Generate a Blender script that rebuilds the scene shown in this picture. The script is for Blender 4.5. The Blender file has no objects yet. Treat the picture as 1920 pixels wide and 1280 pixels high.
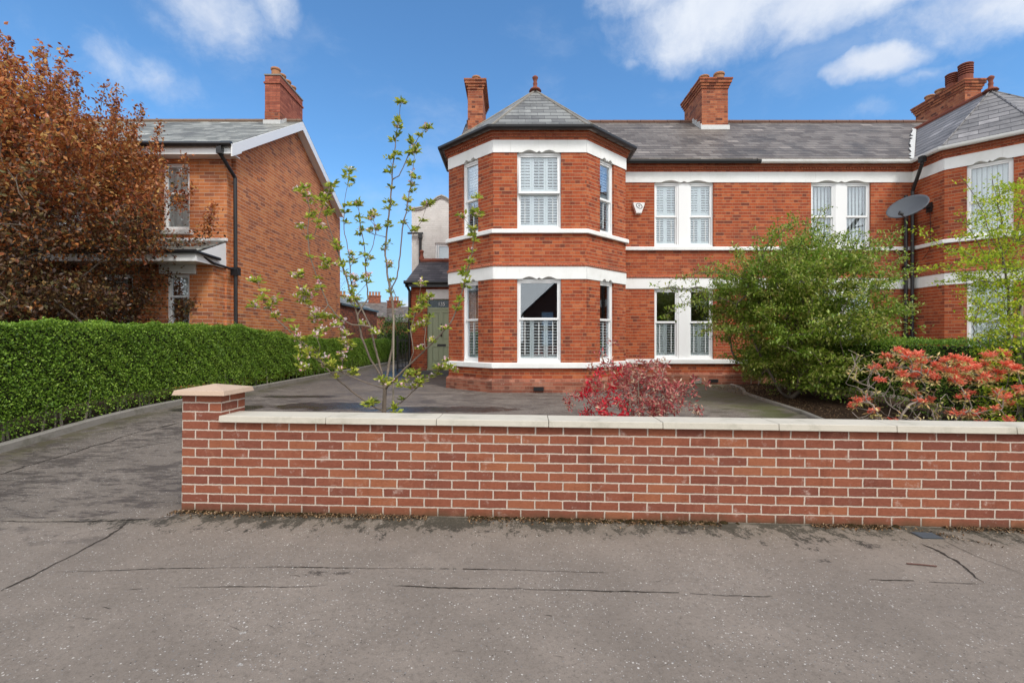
import bpy, math, random
import numpy as np
from mathutils import Vector, Matrix
R = math.radians
SC = bpy.context.scene
COL = SC.collection
# ------------------------------------------------------------------ camera
cam = bpy.data.cameras.new("camera"); camo = bpy.data.objects.new("camera", cam); COL.objects.link(camo)
camo.location = (0, 0, 1.42); camo.rotation_euler = (R(90), 0, 0)
cam.sensor_width = 36; cam.lens = 36*900/1920; cam.shift_y = -3/1920; cam.clip_end = 2000; cam.clip_start = .05
SC.camera = camo
# ------------------------------------------------------------------ exposure, sun, sky
SC.view_settings.view_transform = 'Standard'; SC.view_settings.look = 'None'
SC.view_settings.gamma = 1; SC.view_settings.exposure = 0.70
SUN_EL, SUN_AZ = R(50), R(147)          # azimuth clockwise from +Y : behind the camera, to the right
sl = bpy.data.lights.new("sun", 'SUN'); sl.energy = 1.5; sl.angle = R(14); sl.color = (1, .95, .88)
so = bpy.data.objects.new("sun", sl); COL.objects.link(so)
sd = Vector((math.sin(SUN_AZ)*math.cos(SUN_EL), math.cos(SUN_AZ)*math.cos(SUN_EL), math.sin(SUN_EL)))
so.rotation_euler = sd.to_track_quat('Z', 'Y').to_euler(); so.location = (0, -10, 30)

class NT:
    """tiny node-tree helper"""
    def __init__(s, nt):
        s.nt = nt; nt.nodes.clear()
    def n(s, typ, props=None, **ins):
        nd = s.nt.nodes.new(typ)
        for k, v in (props or {}).items(): setattr(nd, k, v)
        for k, v in ins.items():
            key = k[1:] if k[0] == '_' and k[1:].isdigit() else k.replace('__', ' ')
            sock = nd.inputs[int(key)] if key.isdigit() else nd.inputs[key]
            s.put(sock, v)
        return nd
    def put(s, sock, v):
        if isinstance(v, bpy.types.NodeSocket): s.nt.links.new(v, sock)
        elif isinstance(v, bpy.types.Node): s.nt.links.new(v.outputs[0], sock)
        else:
            if sock.type == 'RGBA' and len(v) == 3: v = (*v, 1)
            sock.default_value = v
    def m(s, op, a, b=0.0, c=None, clamp=False):
        nd = s.n('ShaderNodeMath', dict(operation=op, use_clamp=clamp), _0=a, _1=b)
        if c is not None: s.put(nd.inputs[2], c)
        return nd.outputs[0]
    def vm(s, op, a, b=(0, 0, 0), out=0):
        nd = s.n('ShaderNodeVectorMath', dict(operation=op), _0=a)
        if op == 'SCALE': s.put(nd.inputs['Scale'], b)
        else: s.put(nd.inputs[1], b)
        return nd.outputs[out]
    def mix(s, f, a, b, mode='MIX'):
        nd = s.nt.nodes.new('ShaderNodeMix'); nd.data_type = 'RGBA'; nd.blend_type = mode
        s.put(nd.inputs[0], f); s.put(nd.inputs[6], a); s.put(nd.inputs[7], b)
        return nd.outputs[2]
    def ramp(s, f, stops, interp='LINEAR'):
        nd = s.n('ShaderNodeValToRGB', None, Fac=f); cr = nd.color_ramp; cr.interpolation = interp
        while len(cr.elements) < len(stops): cr.elements.new(.5)
        for e, (p, c) in zip(cr.elements, stops):
            e.position = p; e.color = (*c, 1) if not isinstance(c, (int, float)) else (c, c, c, 1)
        return nd.outputs[0]
    def noise(s, vec, scale, detail=3, rough=.5, out=0):
        nd = s.n('ShaderNodeTexNoise', None, Vector=vec, Scale=scale, Detail=detail, Roughness=rough)
        return nd.outputs[out]
    def sstep(s, x, a, b):
        nd = s.n('ShaderNodeMapRange', dict(interpolation_type='SMOOTHSTEP'), _0=x, _1=a, _2=b, _3=0.0, _4=1.0)
        return nd.outputs[0]

world = bpy.data.worlds.new("World"); SC.world = world; world.use_nodes = True
def build_world():
    t = NT(world.node_tree)
    sky = t.n('ShaderNodeTexSky', dict(sky_type='NISHITA', sun_disc=False, sun_elevation=SUN_EL, sun_rotation=SUN_AZ,
                                       air_density=1.0, dust_density=.25, ozone_density=3.0))
    d = t.vm('NORMALIZE', t.n('ShaderNodeTexCoord').outputs['Generated'])
    sep = t.n('ShaderNodeSeparateXYZ', None, Vector=d)
    warp = t.noise(d, 4.0, 6, .6, 1)
    dw = t.vm('ADD', d, t.vm('SCALE', t.vm('SUBTRACT', warp, (.5, .5, .5)), .10))
    n1 = t.noise(dw, 7.0, 10, .62)
    n2 = t.noise(t.vm('MULTIPLY', dw, (1, 1, 2.2)), 3.5, 9, .6)
    # clouds: centre direction (from the place), half sizes, weight
    def D(px, py): v = Vector(((px-960)/900, 1, (637-py)/900)); return v.normalized()
    acc = None
    for (px, py, rx, rz, w) in [(1380, 5, .24, .088, 1.1), (1560, -20, .27, .072, 1.0), (1850, 0, .14, .075, .85), (1200, -30, .12, .06, .8),
                                (1650, 125, .072, .032, .95), (1725, 145, .05, .02, .5), (390, 15, .10, .085, .72), (410, 60, .05, .06, .5), (505, 5, .06, .05, .5),
                                (190, 110, .10, .07, .40), (290, 140, .09, .05, .42), (1190, 105, .035, .02, .45),
                                (760, 590, .16, .045, 1.2), (1620, 215, .06, .02, .3)]:
        c = D(px, py)
        q = t.vm('DIVIDE', t.vm('SUBTRACT', dw, tuple(c)), (rx, rx*1.5, rz))
        L = t.vm('LENGTH', q, out=1)
        b = t.m('MULTIPLY', t.m('SUBTRACT', 1.0, L, clamp=True), w)
        acc = b if acc is None else t.m('MAXIMUM', acc, b)
    dens = t.m('ADD', acc, t.m('MULTIPLY', t.m('SUBTRACT', n1, .5), 1.5))
    mask = t.m('MULTIPLY', t.sstep(dens, .02, .85), t.sstep(acc, 0.0, .20))
    # the rest of the dome (overhead and behind the street) is mostly broken cloud
    back = t.sstep(t.m('ADD', t.m('MULTIPLY', sep.outputs[1], -1.0), t.m('MULTIPLY', t.m('SUBTRACT', n2, .5), 1.0)), -.35, .15)
    thin = t.m('MULTIPLY', t.sstep(n2, .52, .80), .22)
    allm = t.m('MAXIMUM', t.m('MAXIMUM', mask, t.m('MULTIPLY', back, .92)), thin)
    shade = t.ramp(t.noise(dw, 9.0, 6, .55), [(.3, (.52, .58, .70)), (.7, (.68, .72, .78))])
    skyc = t.mix(1.0, sky.outputs[0], (0.075, .111, .129), 'MULTIPLY')
    zf = t.sstep(sep.outputs[2], .0, .36)
    skyc = t.mix(t.m('MULTIPLY', t.m('SUBTRACT', 1.0, zf), .75), skyc, (.225, .370, .535))
    bright = t.mix(back, t.vm('SCALE', shade, .80), (1.0, 1.0, 1.0))
    col = t.mix(allm, skyc, bright)
    bg = t.n('ShaderNodeBackground', None, Color=col, Strength=1.0)
    t.n('ShaderNodeOutputWorld', None, Surface=bg)
build_world()

# ------------------------------------------------------------------ materials
def newmat(name):
    m = bpy.data.materials.new(name); m.use_nodes = True; return m, NT(m.node_tree)
def finish(t, col, rough=.8, bump=None, bstr=.3, bdist=.01, spec=.3, metal=0.0, coat=0.0):
    b = t.n('ShaderNodeBsdfPrincipled'); t.put(b.inputs['Base Color'], col); t.put(b.inputs['Roughness'], rough)
    b.inputs['Specular IOR Level'].default_value = spec; b.inputs['Metallic'].default_value = metal
    b.inputs['Coat Weight'].default_value = coat
    if bump is not None:
        bp = t.n('ShaderNodeBump', None, Height=bump, Strength=bstr, Distance=bdist); t.put(b.inputs['Normal'], bp.outputs[0])
    t.n('ShaderNodeOutputMaterial', None, Surface=b); return b
def pos(t): return t.n('ShaderNodeNewGeometry').outputs['Position']
def uvn(t): return t.n('ShaderNodeUVMap').outputs[0]

def plain(name, col, rough=.6, var=.15, scale=6, spec=.3, metal=0, bump=.1, dirt=None):
    m, t = newmat(name); p = t.n('ShaderNodeTexCoord').outputs['Object']
    n = t.noise(p, scale, 6, .6)
    c = t.mix(t.m('MULTIPLY', n, var*2), col, tuple(x*.55 for x in col))
    if dirt:
        n2 = t.noise(p, scale*.35, 8, .7)
        c = t.mix(t.m('MULTIPLY', t.sstep(n2, .50, .72), dirt[1]), c, dirt[0])
    finish(t, c, rough, t.noise(p, scale*12, 3), bump, .004, spec, metal); return m

def brick(name, stops, mortar, bw=.225, rh=.079, ms=.0045, eng=True, wob=.0022, weather=.35, bstr=.5, soot=(.10, .05, .04), eff=0.0, sh=.5, lowdirt=None, hj=.45, streak=.5):
    m, t = newmat(name); uv = uvn(t); P = pos(t)
    w = t.vm('SCALE', t.vm('SUBTRACT', t.noise(uv, 16, 3, .6, 1), (.5, .5, .5)), wob*2)
    w2 = t.vm('SCALE', t.vm('SUBTRACT', t.noise(uv, 90, 2, .6, 1), (.5, .5, .5)), wob*1.4)
    v = t.vm('ADD', t.vm('ADD', uv, w), w2)
    bt = t.nt.nodes.new('ShaderNodeTexBrick'); t.put(bt.inputs['Vector'], v)
    bt.offset = .5; bt.offset_frequency = 2
    bt.squash = sh if eng else 1.0; bt.squash_frequency = 2
    for k, x in (('Color1', (0, 0, 0, 1)), ('Color2', (1, 1, 1, 1)), ('Mortar', (.5, .5, .5, 1)), ('Scale', 1.0), ('Mortar Size', ms),
                 ('Mortar Smooth', .35), ('Bias', 0.0), ('Brick Width', bw), ('Row Height', rh)): bt.inputs[k].default_value = x
    rnd = bt.outputs['Color']; fac = bt.outputs['Fac']
    c = t.ramp(rnd, stops)
    fine = t.noise(t.vm('MULTIPLY', uv, (1, 2.5, 1)), 30, 6, .65)
    c = t.mix(t.m('MULTIPLY', t.sstep(fine, .35, .75), .45), c, t.mix(1.0, c, (.55, .45, .42), 'MULTIPLY'))
    big = t.noise(P, .9, 6, .6); bigf = t.sstep(big, .48, .72)
    c = t.mix(t.m('MULTIPLY', bigf, weather), c, soot)
    if eff > 0:
        e = t.sstep(t.noise(uv, 7, 8, .75), .56, .72)
        c = t.mix(t.m('MULTIPLY', e, eff), c, (.62, .50, .43))
    if streak:
        st = t.noise(t.vm('MULTIPLY', uv, (5.5, .55, 1)), 1.0, 7, .7)
        c = t.mix(t.m('MULTIPLY', t.sstep(st, .50, .74), streak), c, t.mix(1.0, c, (.42, .36, .34), 'MULTIPLY'))
        bl = t.noise(t.vm('MULTIPLY', uv, (1, 2.2, 1)), 3.4, 8, .75)
        c = t.mix(t.m('MULTIPLY', t.sstep(bl, .50, .66), streak*.9), c, t.mix(1.0, c, (.62, .50, .46), 'MULTIPLY'))
        pl_ = t.noise(t.vm('ADD', uv, (17, 5, 0)), 5.0, 8, .78)
        c = t.mix(t.m('MULTIPLY', t.sstep(pl_, .56, .70), streak*.55), c, (.56, .30, .19))
    mc = t.mix(t.noise(uv, 12, 4), mortar, tuple(x*.6 for x in mortar))
    mc = t.mix(t.m('MULTIPLY', bigf, weather*.6), mc, soot)
    if hj:
        fr = t.m('FRACT', t.m('DIVIDE', t.n('ShaderNodeSeparateXYZ', None, Vector=v).outputs[1], rh))
        dj = t.m('MULTIPLY', t.m('MINIMUM', fr, t.m('SUBTRACT', 1.0, fr)), rh)
        fh = t.m('SUBTRACT', 1.0, t.sstep(dj, ms*.6, ms*1.5))
        c = t.mix(t.m('MULTIPLY', fac, hj), c, mc)
        c = t.mix(t.m('MULTIPLY', fh, .95), c, mc)
    else: c = t.mix(fac, c, mc)
    if lowdirt:
        z = t.n('ShaderNodeSeparateXYZ', None, Vector=uv).outputs[1]
        lf = t.m('SUBTRACT', 1.0, t.sstep(t.m('ADD', z, t.m('MULTIPLY', t.noise(uv, 5, 5, .7), .12)), lowdirt[0], lowdirt[1]))
        c = t.mix(t.m('MULTIPLY', lf, .8), c, (.055, .05, .025))
    h = t.m('ADD', t.m('MULTIPLY', t.m('SUBTRACT', 1.0, fac), 1.0), t.m('MULTIPLY', t.noise(uv, 70, 4, .7), .35))
    finish(t, c, .88, h, bstr, .008, .2); return m

M = {}
M['brick'] = brick('red_brick', [(0, (.18, .050, .032)), (.12, (.30, .066, .032)), (.5, (.38, .080, .033)), (.85, (.46, .108, .040)), (1, (.50, .155, .066))], (.47, .31, .19), weather=.30, ms=.0055)
M['brick_fat'] = brick('cornice_brick', [(0, (.30, .075, .042)), (.6, (.44, .115, .055)), (1, (.50, .15, .07))], (.50, .34, .24), bw=.11, rh=.075, eng=False, weather=.15, bstr=.5)
M['brick_chim'] = brick('chimney_brick', [(0, (.14, .05, .035)), (.25, (.30, .085, .045)), (1, (.48, .17, .08))], (.38, .25, .17), weather=.4)
M['brick_nb'] = brick('neighbour_brick', [(0, (.30, .115, .068)), (.10, (.38, .135, .068)), (.26, (.50, .165, .064)), (.7, (.60, .205, .074)), (1, (.66, .27, .105))], (.68, .53, .40), bw=.245, rh=.087, ms=.0055, weather=.15, hj=.6, sh=1.0, wob=.0015)
M['brick_dark'] = brick('old_wall_brick', [(0, (.10, .045, .035)), (.5, (.26, .075, .045)), (1, (.38, .12, .06))], (.27, .20, .15), weather=.3)
M['brick_front'] = brick('front_wall_brick', [(0, (.20, .068, .046)), (.35, (.245, .082, .050)), (.75, (.285, .096, .054)), (1, (.33, .122, .062))], (.66, .54, .45), bw=.225, rh=.0752, ms=.0074, eng=False, hj=0, streak=.45, wob=.0046, weather=.10, bstr=.9, eff=.5, soot=(.16, .06, .05), lowdirt=(.02, .15))
M['brick_grey'] = brick('painted_brick', [(0, (.74, .735, .71)), (1, (.82, .815, .79))], (.68, .67, .64), weather=.25, streak=.15, soot=(.5, .48, .43), bstr=.8, ms=.003)

M['band'] = plain('white_masonry_paint', (.80, .81, .80), .6, .04, 3, dirt=((.55, .54, .50), .25), bump=.08)
def _band():
    m, t = newmat('painted_band'); P = pos(t)
    c = t.mix(t.sstep(t.noise(P, 2.5, 6, .6), .4, .7), (.83, .84, .83), (.76, .77, .75))
    st = t.noise(t.vm('MULTIPLY', P, (16, 16, 1.2)), 1.0, 6, .75)
    c = t.mix(t.m('MULTIPLY', t.sstep(st, .56, .78), .45), c, (.42, .40, .35))
    c = t.mix(t.m('MULTIPLY', t.sstep(t.noise(P, 9, 8, .8), .62, .72), .4), c, (.45, .43, .38))
    finish(t, c, .65, t.noise(P, 40, 4, .7), .2, .004, .25); return m
M['band'] = _band()
M['upvc'] = plain('white_upvc', (.82, .83, .83), .3, .02, 3, spec=.5, bump=.0)
M['shutter'] = plain('shutter_white', (.84, .87, .87), .45, .02, 3, bump=0)
M['blackm'] = plain('black_plastic', (.018, .018, .02), .35, .3, 5, spec=.5, bump=.05)
M['whiteg'] = plain('white_gutter', (.74, .74, .72), .4, .1, 3, dirt=((.4, .38, .33), .4))
M['terracotta'] = plain('terracotta', (.46, .22, .11), .8, .4, 6, dirt=((.25, .2, .14), .5), bump=.3)
M['ridge'] = plain('brown_ridge_tile', (.19, .10, .07), .8, .4, 5, dirt=((.10, .07, .055), .6), bump=.3)
M['redtile'] = plain('red_ridge_tile', (.26, .080, .05), .8, .4, 5, dirt=((.12, .07, .05), .5), bump=.3)
M['lead'] = plain('lead_flashing', (.62, .63, .62), .6, .4, 14, bump=.6)
M['green'] = plain('sage_door_paint', (.34, .39, .24), .4, .06, 3, spec=.5, bump=.03)
M['brass'] = plain('black_iron', (.02, .018, .016), .4, .3, 5, spec=.5)
M['dishg'] = plain('dish_grey', (.095, .105, .12), .5, .15, 5, bump=.05)
M['limestone'] = plain('coping_stone', (.56, .52, .44), .85, .2, 7, dirt=((.27, .26, .20), .75), bump=.5)
M['capstone'] = plain('cap_stone', (.50, .37, .28), .85, .12, 9, dirt=((.40, .33, .24), .5), bump=.5)
M['kerb'] = plain('kerb_concrete', (.27, .25, .22), .9, .3, 8, dirt=((.10, .095, .06), .7), bump=.7)
M['step'] = plain('step_tiles', (.12, .12, .12), .7, .3, 20, bump=.3)
M['wood'] = plain('weathered_wood', (.36, .31, .24), .9, .35, 18, bump=.4)
M['grey_timber'] = plain('grey_fence_timber', (.30, .25, .18), .9, .35, 12)
M['plinth'] = brick('plinth_brick', [(0, (.20, .075, .05)), (.5, (.32, .10, .06)), (1, (.40, .17, .11))], (.40, .28, .20), weather=.5, eff=.6)
M['room'] = plain('room_plaster', (.17, .155, .14), .9, .1, 2, bump=0)
M['curtain'] = plain('curtain_cloth', (.82, .83, .83), .9, .1, 30)
M['ink'] = plain('ink_blue', (.02, .03, .05), .5, 0, 3)
M['mulch'] = None

def glass(name, tint=(.97, .99, .99), refl=.11):
    m, t = newmat(name)
    lw = t.n('ShaderNodeLayerWeight', None, Blend=.25)
    gl = t.n('ShaderNodeBsdfGlossy', None, Color=(.9, .95, 1, 1), Roughness=.004)
    tr = t.n('ShaderNodeBsdfTransparent', None, Color=(*tint, 1))
    f = t.m('ADD', t.m('MULTIPLY', lw.outputs['Fresnel'], .7), refl, clamp=True)
    mx = t.n('ShaderNodeMixShader', None, _0=f, _1=tr, _2=gl)
    t.n('ShaderNodeOutputMaterial', None, Surface=mx); return m
M['glass'] = glass('window_glass')
M['glass_dark'] = glass('transom_glass', (.8, .85, .85), .01)

def slate(name, a, b, w=.26, h=.17, lichen=.35, patch=None, bs=1.0):
    m, t = newmat(name); uv = uvn(t); P = pos(t)
    v = t.vm('ADD', uv, t.vm('SCALE', t.vm('SUBTRACT', t.noise(uv, 9, 3, .6, 1), (.5, .5, .5)), .012))
    bt = t.nt.nodes.new('ShaderNodeTexBrick'); t.put(bt.inputs['Vector'], v); bt.offset = .5; bt.squash = 1
    for k, x in (('Color1', (0, 0, 0, 1)), ('Color2', (1, 1, 1, 1)), ('Mortar', (.4, .4, .4, 1)), ('Scale', 1.0), ('Mortar Size', .004),
                 ('Mortar Smooth', .3), ('Bias', 0.0), ('Brick Width', w), ('Row Height', h)): bt.inputs[k].default_value = x
    c = t.ramp(bt.outputs['Color'], [(0, a), (.75, b), (.96, tuple(x*1.15 for x in b)), (1, tuple(x*1.7 for x in b))])
    n = t.noise(t.vm('MULTIPLY', uv, (1.6, 1.2, 1)), 3.2, 9, .78)
    c = t.mix(t.m('MULTIPLY', t.sstep(n, .50, .70), lichen), c, (.30, .30, .27))
    n3 = t.noise(P, 1.1, 6, .65)
    c = t.mix(t.m('MULTIPLY', t.sstep(n3, .48, .68), .55), c, (.045, .042, .042))
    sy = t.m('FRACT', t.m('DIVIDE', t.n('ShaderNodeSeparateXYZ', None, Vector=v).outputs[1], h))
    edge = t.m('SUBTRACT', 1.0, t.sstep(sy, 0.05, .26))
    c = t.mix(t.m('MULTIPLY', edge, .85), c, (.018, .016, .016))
    c = t.mix(t.m('MULTIPLY', bt.outputs['Fac'], .8), c, (.025, .025, .025))
    hgt = t.m('ADD', t.m('MULTIPLY', t.m('SUBTRACT', 1.0, sy), 1.0), t.m('ADD', t.m('MULTIPLY', bt.outputs['Color'], .35), t.m('MULTIPLY', t.noise(uv, 25, 5, .7), .35)))
    finish(t, c, .62, hgt, .7*bs, .02, .35); return m
M['slate'] = slate('old_slate', (.095, .078, .068), (.170, .148, .132), .34, .25, .42, bs=1.4)
M['slate_bay'] = slate('bay_slate', (.14, .14, .135), (.23, .235, .225), .30, .25, .2, bs=1.3)
M['slate_new'] = slate('newer_slate', (.17, .165, .165), (.215, .205, .205), .36, .26, .12, bs=1.3)
M['slate_nb'] = slate('neighbour_slate', (.15, .155, .14), (.28, .285, .26), .30, .25, .40, bs=1.4)
M['slate_porch'] = slate('porch_slate', (.065, .058, .06), (.12, .11, .11), .3, .26, .1, bs=1.5)

def asphalt(name, base, dark, kind):
    m, t = newmat(name); P = pos(t)
    sep = t.n('ShaderNodeSeparateXYZ', None, Vector=P)
    x, y = sep.outputs[0], sep.outputs[1]
    n1 = t.noise(P, 1.3, 8, .65); n2 = t.noise(P, 38, 6, .75); n3 = t.noise(P, 140, 3, .7)
    c = t.mix(t.sstep(n1, .3, .7), tuple(v*.82 for v in base), tuple(v*1.12 for v in base))
    n0 = t.noise(t.vm('MULTIPLY', P, (.5, 1.4, 1)), .9, 5, .6)
    c = t.mix(t.m('MULTIPLY', t.sstep(n0, .42, .62), .35), c, tuple(v*.72 for v in base))
    ns = t.noise(P, 11, 8, .8)
    c = t.mix(t.m('MULTIPLY', t.sstep(ns, .55, .66), .35), c, tuple(v*.55 for v in base))
    c = t.mix(t.m('MULTIPLY', t.sstep(n2, .48, .66), .55), c, tuple(v*.52 for v in base))
    c = t.mix(t.m('MULTIPLY', t.sstep(n3, .50, .70), .50), c, tuple(v*.42 for v in base))
    # pale chippings, and dark pits where chippings came out
    for (sc, th, colr, seed, amt) in ((62, .19, (.50, .47, .43), 0, .9), (105, .24, (.42, .40, .38), 7, .8), (48, .15, (.62, .59, .55), 19, .95), (70, .17, (.035, .03, .03), 31, .85), (85, .2, (.20, .21, .22), 43, .7)):
        vo = t.n('ShaderNodeTexVoronoi', dict(feature='F1'), Vector=t.vm('ADD', t.vm('ADD', P, (seed, seed*2, 0)), t.vm('SCALE', t.noise(P, 130, 2, .5, 1), .007)), Scale=float(sc))
        rs = t.n('ShaderNodeSeparateXYZ', None, Vector=vo.outputs['Color'])
        pick = t.m('GREATER_THAN', t.m('ADD', rs.outputs[0], t.m('MULTIPLY', t.m('SUBTRACT', t.noise(P, 1.0, 3), .5), .55)), .835 if amt < .95 else .945)
        size = t.m('MULTIPLY', rs.outputs[1], th*1.7)
        chip = t.m('MULTIPLY', pick, t.m('LESS_THAN', vo.outputs['Distance'], size))
        c = t.mix(t.m('MULTIPLY', chip, amt), c, colr)
    rough = .9
    if kind == 'pavement':
        wy = t.m('SUBTRACT', 3.92, t.m('ADD', y, t.m('MULTIPLY', x, .034)))
        wy = t.m('SUBTRACT', wy, .0)
        nn = t.noise(t.vm('MULTIPLY', P, (1, .55, 1)), 5.5, 9, .85)
        st = t.m('SUBTRACT', t.m('MULTIPLY', t.m('SUBTRACT', nn, .405), 3.2), t.m('MULTIPLY', wy, 1.15))
        stf = t.m('MAXIMUM',  t.m('MULTIPLY', t.sstep(st, .0, .12), t.sstep(t.noise(P, 45, 5, .85), .30, .48)), t.m('SUBTRACT', 1.0, t.sstep(t.m('ADD', wy, t.m('MULTIPLY', t.noise(P, 30, 4, .8), .10)), .07, .13)))
        stf = t.m('MULTIPLY', stf, t.m('GREATER_THAN', x, -3.4))
        c = t.mix(t.m('MULTIPLY', stf, .90), c, (.018, .016, .013))
        # greenish algae band close to the wall
        c = t.mix(t.m('MULTIPLY', t.m('SUBTRACT', 1.0, t.sstep(wy, 0, .55)), .35), c, (.09, .085, .055))
        # damp patches towards the driveway
        dmx = t.m('MULTIPLY', t.sstep(t.m('MULTIPLY', x, -1.0), 2.2, 3.4), t.sstep(y, 2.9, 3.6))
        dn = t.sstep(t.noise(t.vm('MULTIPLY', P, (1, 1.6, 1)), 2.3, 8, .75), .50, .60)
        c = t.mix(t.m('MULTIPLY', t.m('MULTIPLY', dmx, dn), .7), c, dark)
        # isolated dark stains
        for (sx, sy_, r) in ((-1.20, 2.96, .13), (-1.05, 2.96, .11), (2.06, 3.18, .09), (-2.36, 3.62, .10), (1.3, 3.62, .16), (2.55, 3.42, .17), (-.2, 3.62, .12)):
            L = t.vm('LENGTH', t.vm('DIVIDE', t.vm('SUBTRACT', P, (sx, sy_, 0)), (r*1.3, r*.55, 1)), out=1)
            f = t.sstep(t.m('SUBTRACT', t.m('SUBTRACT', 1.0, L), t.m('MULTIPLY', t.m('SUBTRACT', t.noise(P, 34, 7, .85), .36), 3.6)), .0, .5)
            c = t.mix(t.m('MULTIPLY', f, .8), c, (.025, .02, .018))
        for (sx, sy_, r) in ((-1.32, 2.35, .05), (-.97, 2.65, .03), (-1.2, 2.12, .045), (1.07, 2.96, .03), (-1.55, 2.08, .04), (2.95, 2.83, .03)):
            L = t.vm('LENGTH', t.vm('DIVIDE', t.vm('SUBTRACT', P, (sx, sy_, 0)), (r, r*.5, 1)), out=1)
            f = t.sstep(t.m('SUBTRACT', t.m('SUBTRACT', 1.0, L), t.m('MULTIPLY', t.m('SUBTRACT', t.noise(P, 75, 5, .85), .34), 4.2)), .0, .4)
            c = t.mix(t.m('MULTIPLY', f, .7), c, (.50, .50, .48))
    if kind == 'drive':
        dn = t.m('ADD', t.m('MULTIPLY', t.noise(t.vm('MULTIPLY', P, (.7, 1.5, 1)), 1.6, 10, .8), .45), t.m('MULTIPLY', t.noise(t.vm('MULTIPLY', P, (.5, 1.6, 1)), 8, 8, .85), .55))
        damp = t.sstep(dn, .485, .535)
        c = t.mix(t.m('MULTIPLY', damp, .72), c, dark)
        # green-brown moss by the hedge and by the bed
        mo = t.m('MULTIPLY', t.m('SUBTRACT', 1.0, t.sstep(t.m('ABSOLUTE', t.m('ADD', x, 5.85)), .0, .6)), t.sstep(t.noise(P, 5, 6, .7), .38, .55))
        c = t.mix(t.m('MULTIPLY', mo, .7), c, (.085, .075, .035))
        mo = t.m('MULTIPLY', t.sstep(x, 2.9, 4.4), t.sstep(t.noise(P, 1.6, 7, .7), .40, .62))
        c = t.mix(t.m('MULTIPLY', mo, .8), c, (.075, .085, .022))
        pud = None
        for (sx, sy_, rx, ry) in ((-3.3, 8.55, 1.05, .55), (-4.3, 9.9, .9, .25), (-5.0, 8.2, .8, .5), (-1.2, 8.1, 1.5, .35), (-3.6, 17.5, 1.2, 3)):
            L = t.vm('LENGTH', t.vm('DIVIDE', t.vm('SUBTRACT', P, (sx, sy_, .25)), (rx, ry, 5)), out=1)
            f = t.sstep(t.m('SUBTRACT', t.m('SUBTRACT', 1.0, L), t.m('MULTIPLY', t.m('SUBTRACT', t.noise(P, 2.5, 5, .6), .5), 1.4)), .0, .22)
            pud = f if pud is None else t.m('MAXIMUM', pud, f)
        c = t.mix(t.m('MULTIPLY', pud, .85), c, (.018, .014, .011))
        rough = t.m('SUBTRACT', t.m('SUBTRACT', .9, t.m('MULTIPLY', damp, .32)), t.m('MULTIPLY', pud, .42))
    h = t.m('ADD', t.m('MULTIPLY', n2, 1.0), t.m('MULTIPLY', n3, .6))
    finish(t, c, rough, h, .55, .007, .35); return m
M['pavement'] = asphalt('pavement_asphalt', (.222, .186, .156), (.060, .050, .047), 'pavement')
M['drive'] = asphalt('driveway_asphalt', (.182, .153, .129), (.050, .040, .037), 'drive')
def earth(name, a, b, sc=14):
    m, t = newmat(name); P = pos(t)
    c = t.ramp(t.noise(P, sc, 8, .8), [(.3, a), (.55, b), (.72, tuple(x*1.9 for x in b))])
    finish(t, c, .95, t.noise(P, sc*2, 6, .8), 1.0, .05, .1); return m
M['mulch'] = earth('bark_mulch', (.02, .014, .01), (.09, .055, .035))
M['soil'] = earth('soil', (.03, .022, .015), (.08, .06, .04), 9)
M['crack'] = plain('crack_dark', (.045, .037, .030), .95, .4, 40)
M['moss'] = earth('moss', (.02, .017, .009), (.07, .05, .02), 40)

def leafmat(name, cols, trans=.35, rough=.5, big=None, spec=.3):
    m, t = newmat(name)
    g = t.n('ShaderNodeNewGeometry')
    r = g.outputs['Random Per Island']
    n = len(cols)
    c = t.ramp(r, [(i/(n-1), cc) for i, cc in enumerate(cols)])
    if big: c = t.mix(t.m('MULTIPLY', t.sstep(t.noise(g.outputs['Position'], big[0], 4, .6), .42, .62), big[2]), c, big[1])
    b = t.n('ShaderNodeBsdfPrincipled'); t.put(b.inputs['Base Color'], c); b.inputs['Roughness'].default_value = rough
    b.inputs['Specular IOR Level'].default_value = spec
    tr = t.n('ShaderNodeBsdfTranslucent', None, Color=c)
    mx = t.n('ShaderNodeMixShader', None, _0=trans, _1=b, _2=tr)
    t.n('ShaderNodeOutputMaterial', None, Surface=mx); return m
M['privet'] = leafmat('privet_leaf', [(.03, .07, .012), (.11, .21, .022), (.19, .33, .032), (.29, .46, .05), (.42, .58, .10)], .38, .40, (1.4, (.13, .26, .025), .4), spec=.35)
M['privet_dark'] = leafmat('privet_shade_leaf', [(.01, .03, .006), (.025, .07, .01), (.045, .12, .014)], .3, .45)
M['core'] = plain('hedge_twigs', (.028, .03, .014), .95, .5, 20)
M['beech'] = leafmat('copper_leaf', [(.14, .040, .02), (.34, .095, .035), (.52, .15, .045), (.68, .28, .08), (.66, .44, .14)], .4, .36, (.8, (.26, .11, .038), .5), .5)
M['beech_shaded'] = leafmat('shaded_copper_leaf', [(.035, .020, .014), (.08, .040, .024), (.13, .065, .032), (.21, .12, .05), (.15, .145, .05)], .3, .36, spec=.5)  # dark leaves for the lower crown, its natural shade put into the colour
M['shrub'] = leafmat('shrub_leaf', [(.06, .11, .012), (.17, .26, .025), (.28, .38, .04), (.48, .43, .15), (.38, .52, .06)], .38, .36, (1.1, (.16, .30, .025), .55), .5)
M['lime'] = leafmat('lime_leaf', [(.17, .28, .015), (.36, .50, .03), (.52, .62, .05), (.60, .58, .06)], .45, .45)
M['apple'] = leafmat('apple_leaf', [(.12, .17, .03), (.32, .40, .05), (.48, .55, .07), (.64, .58, .12)], .45, .45)
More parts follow.
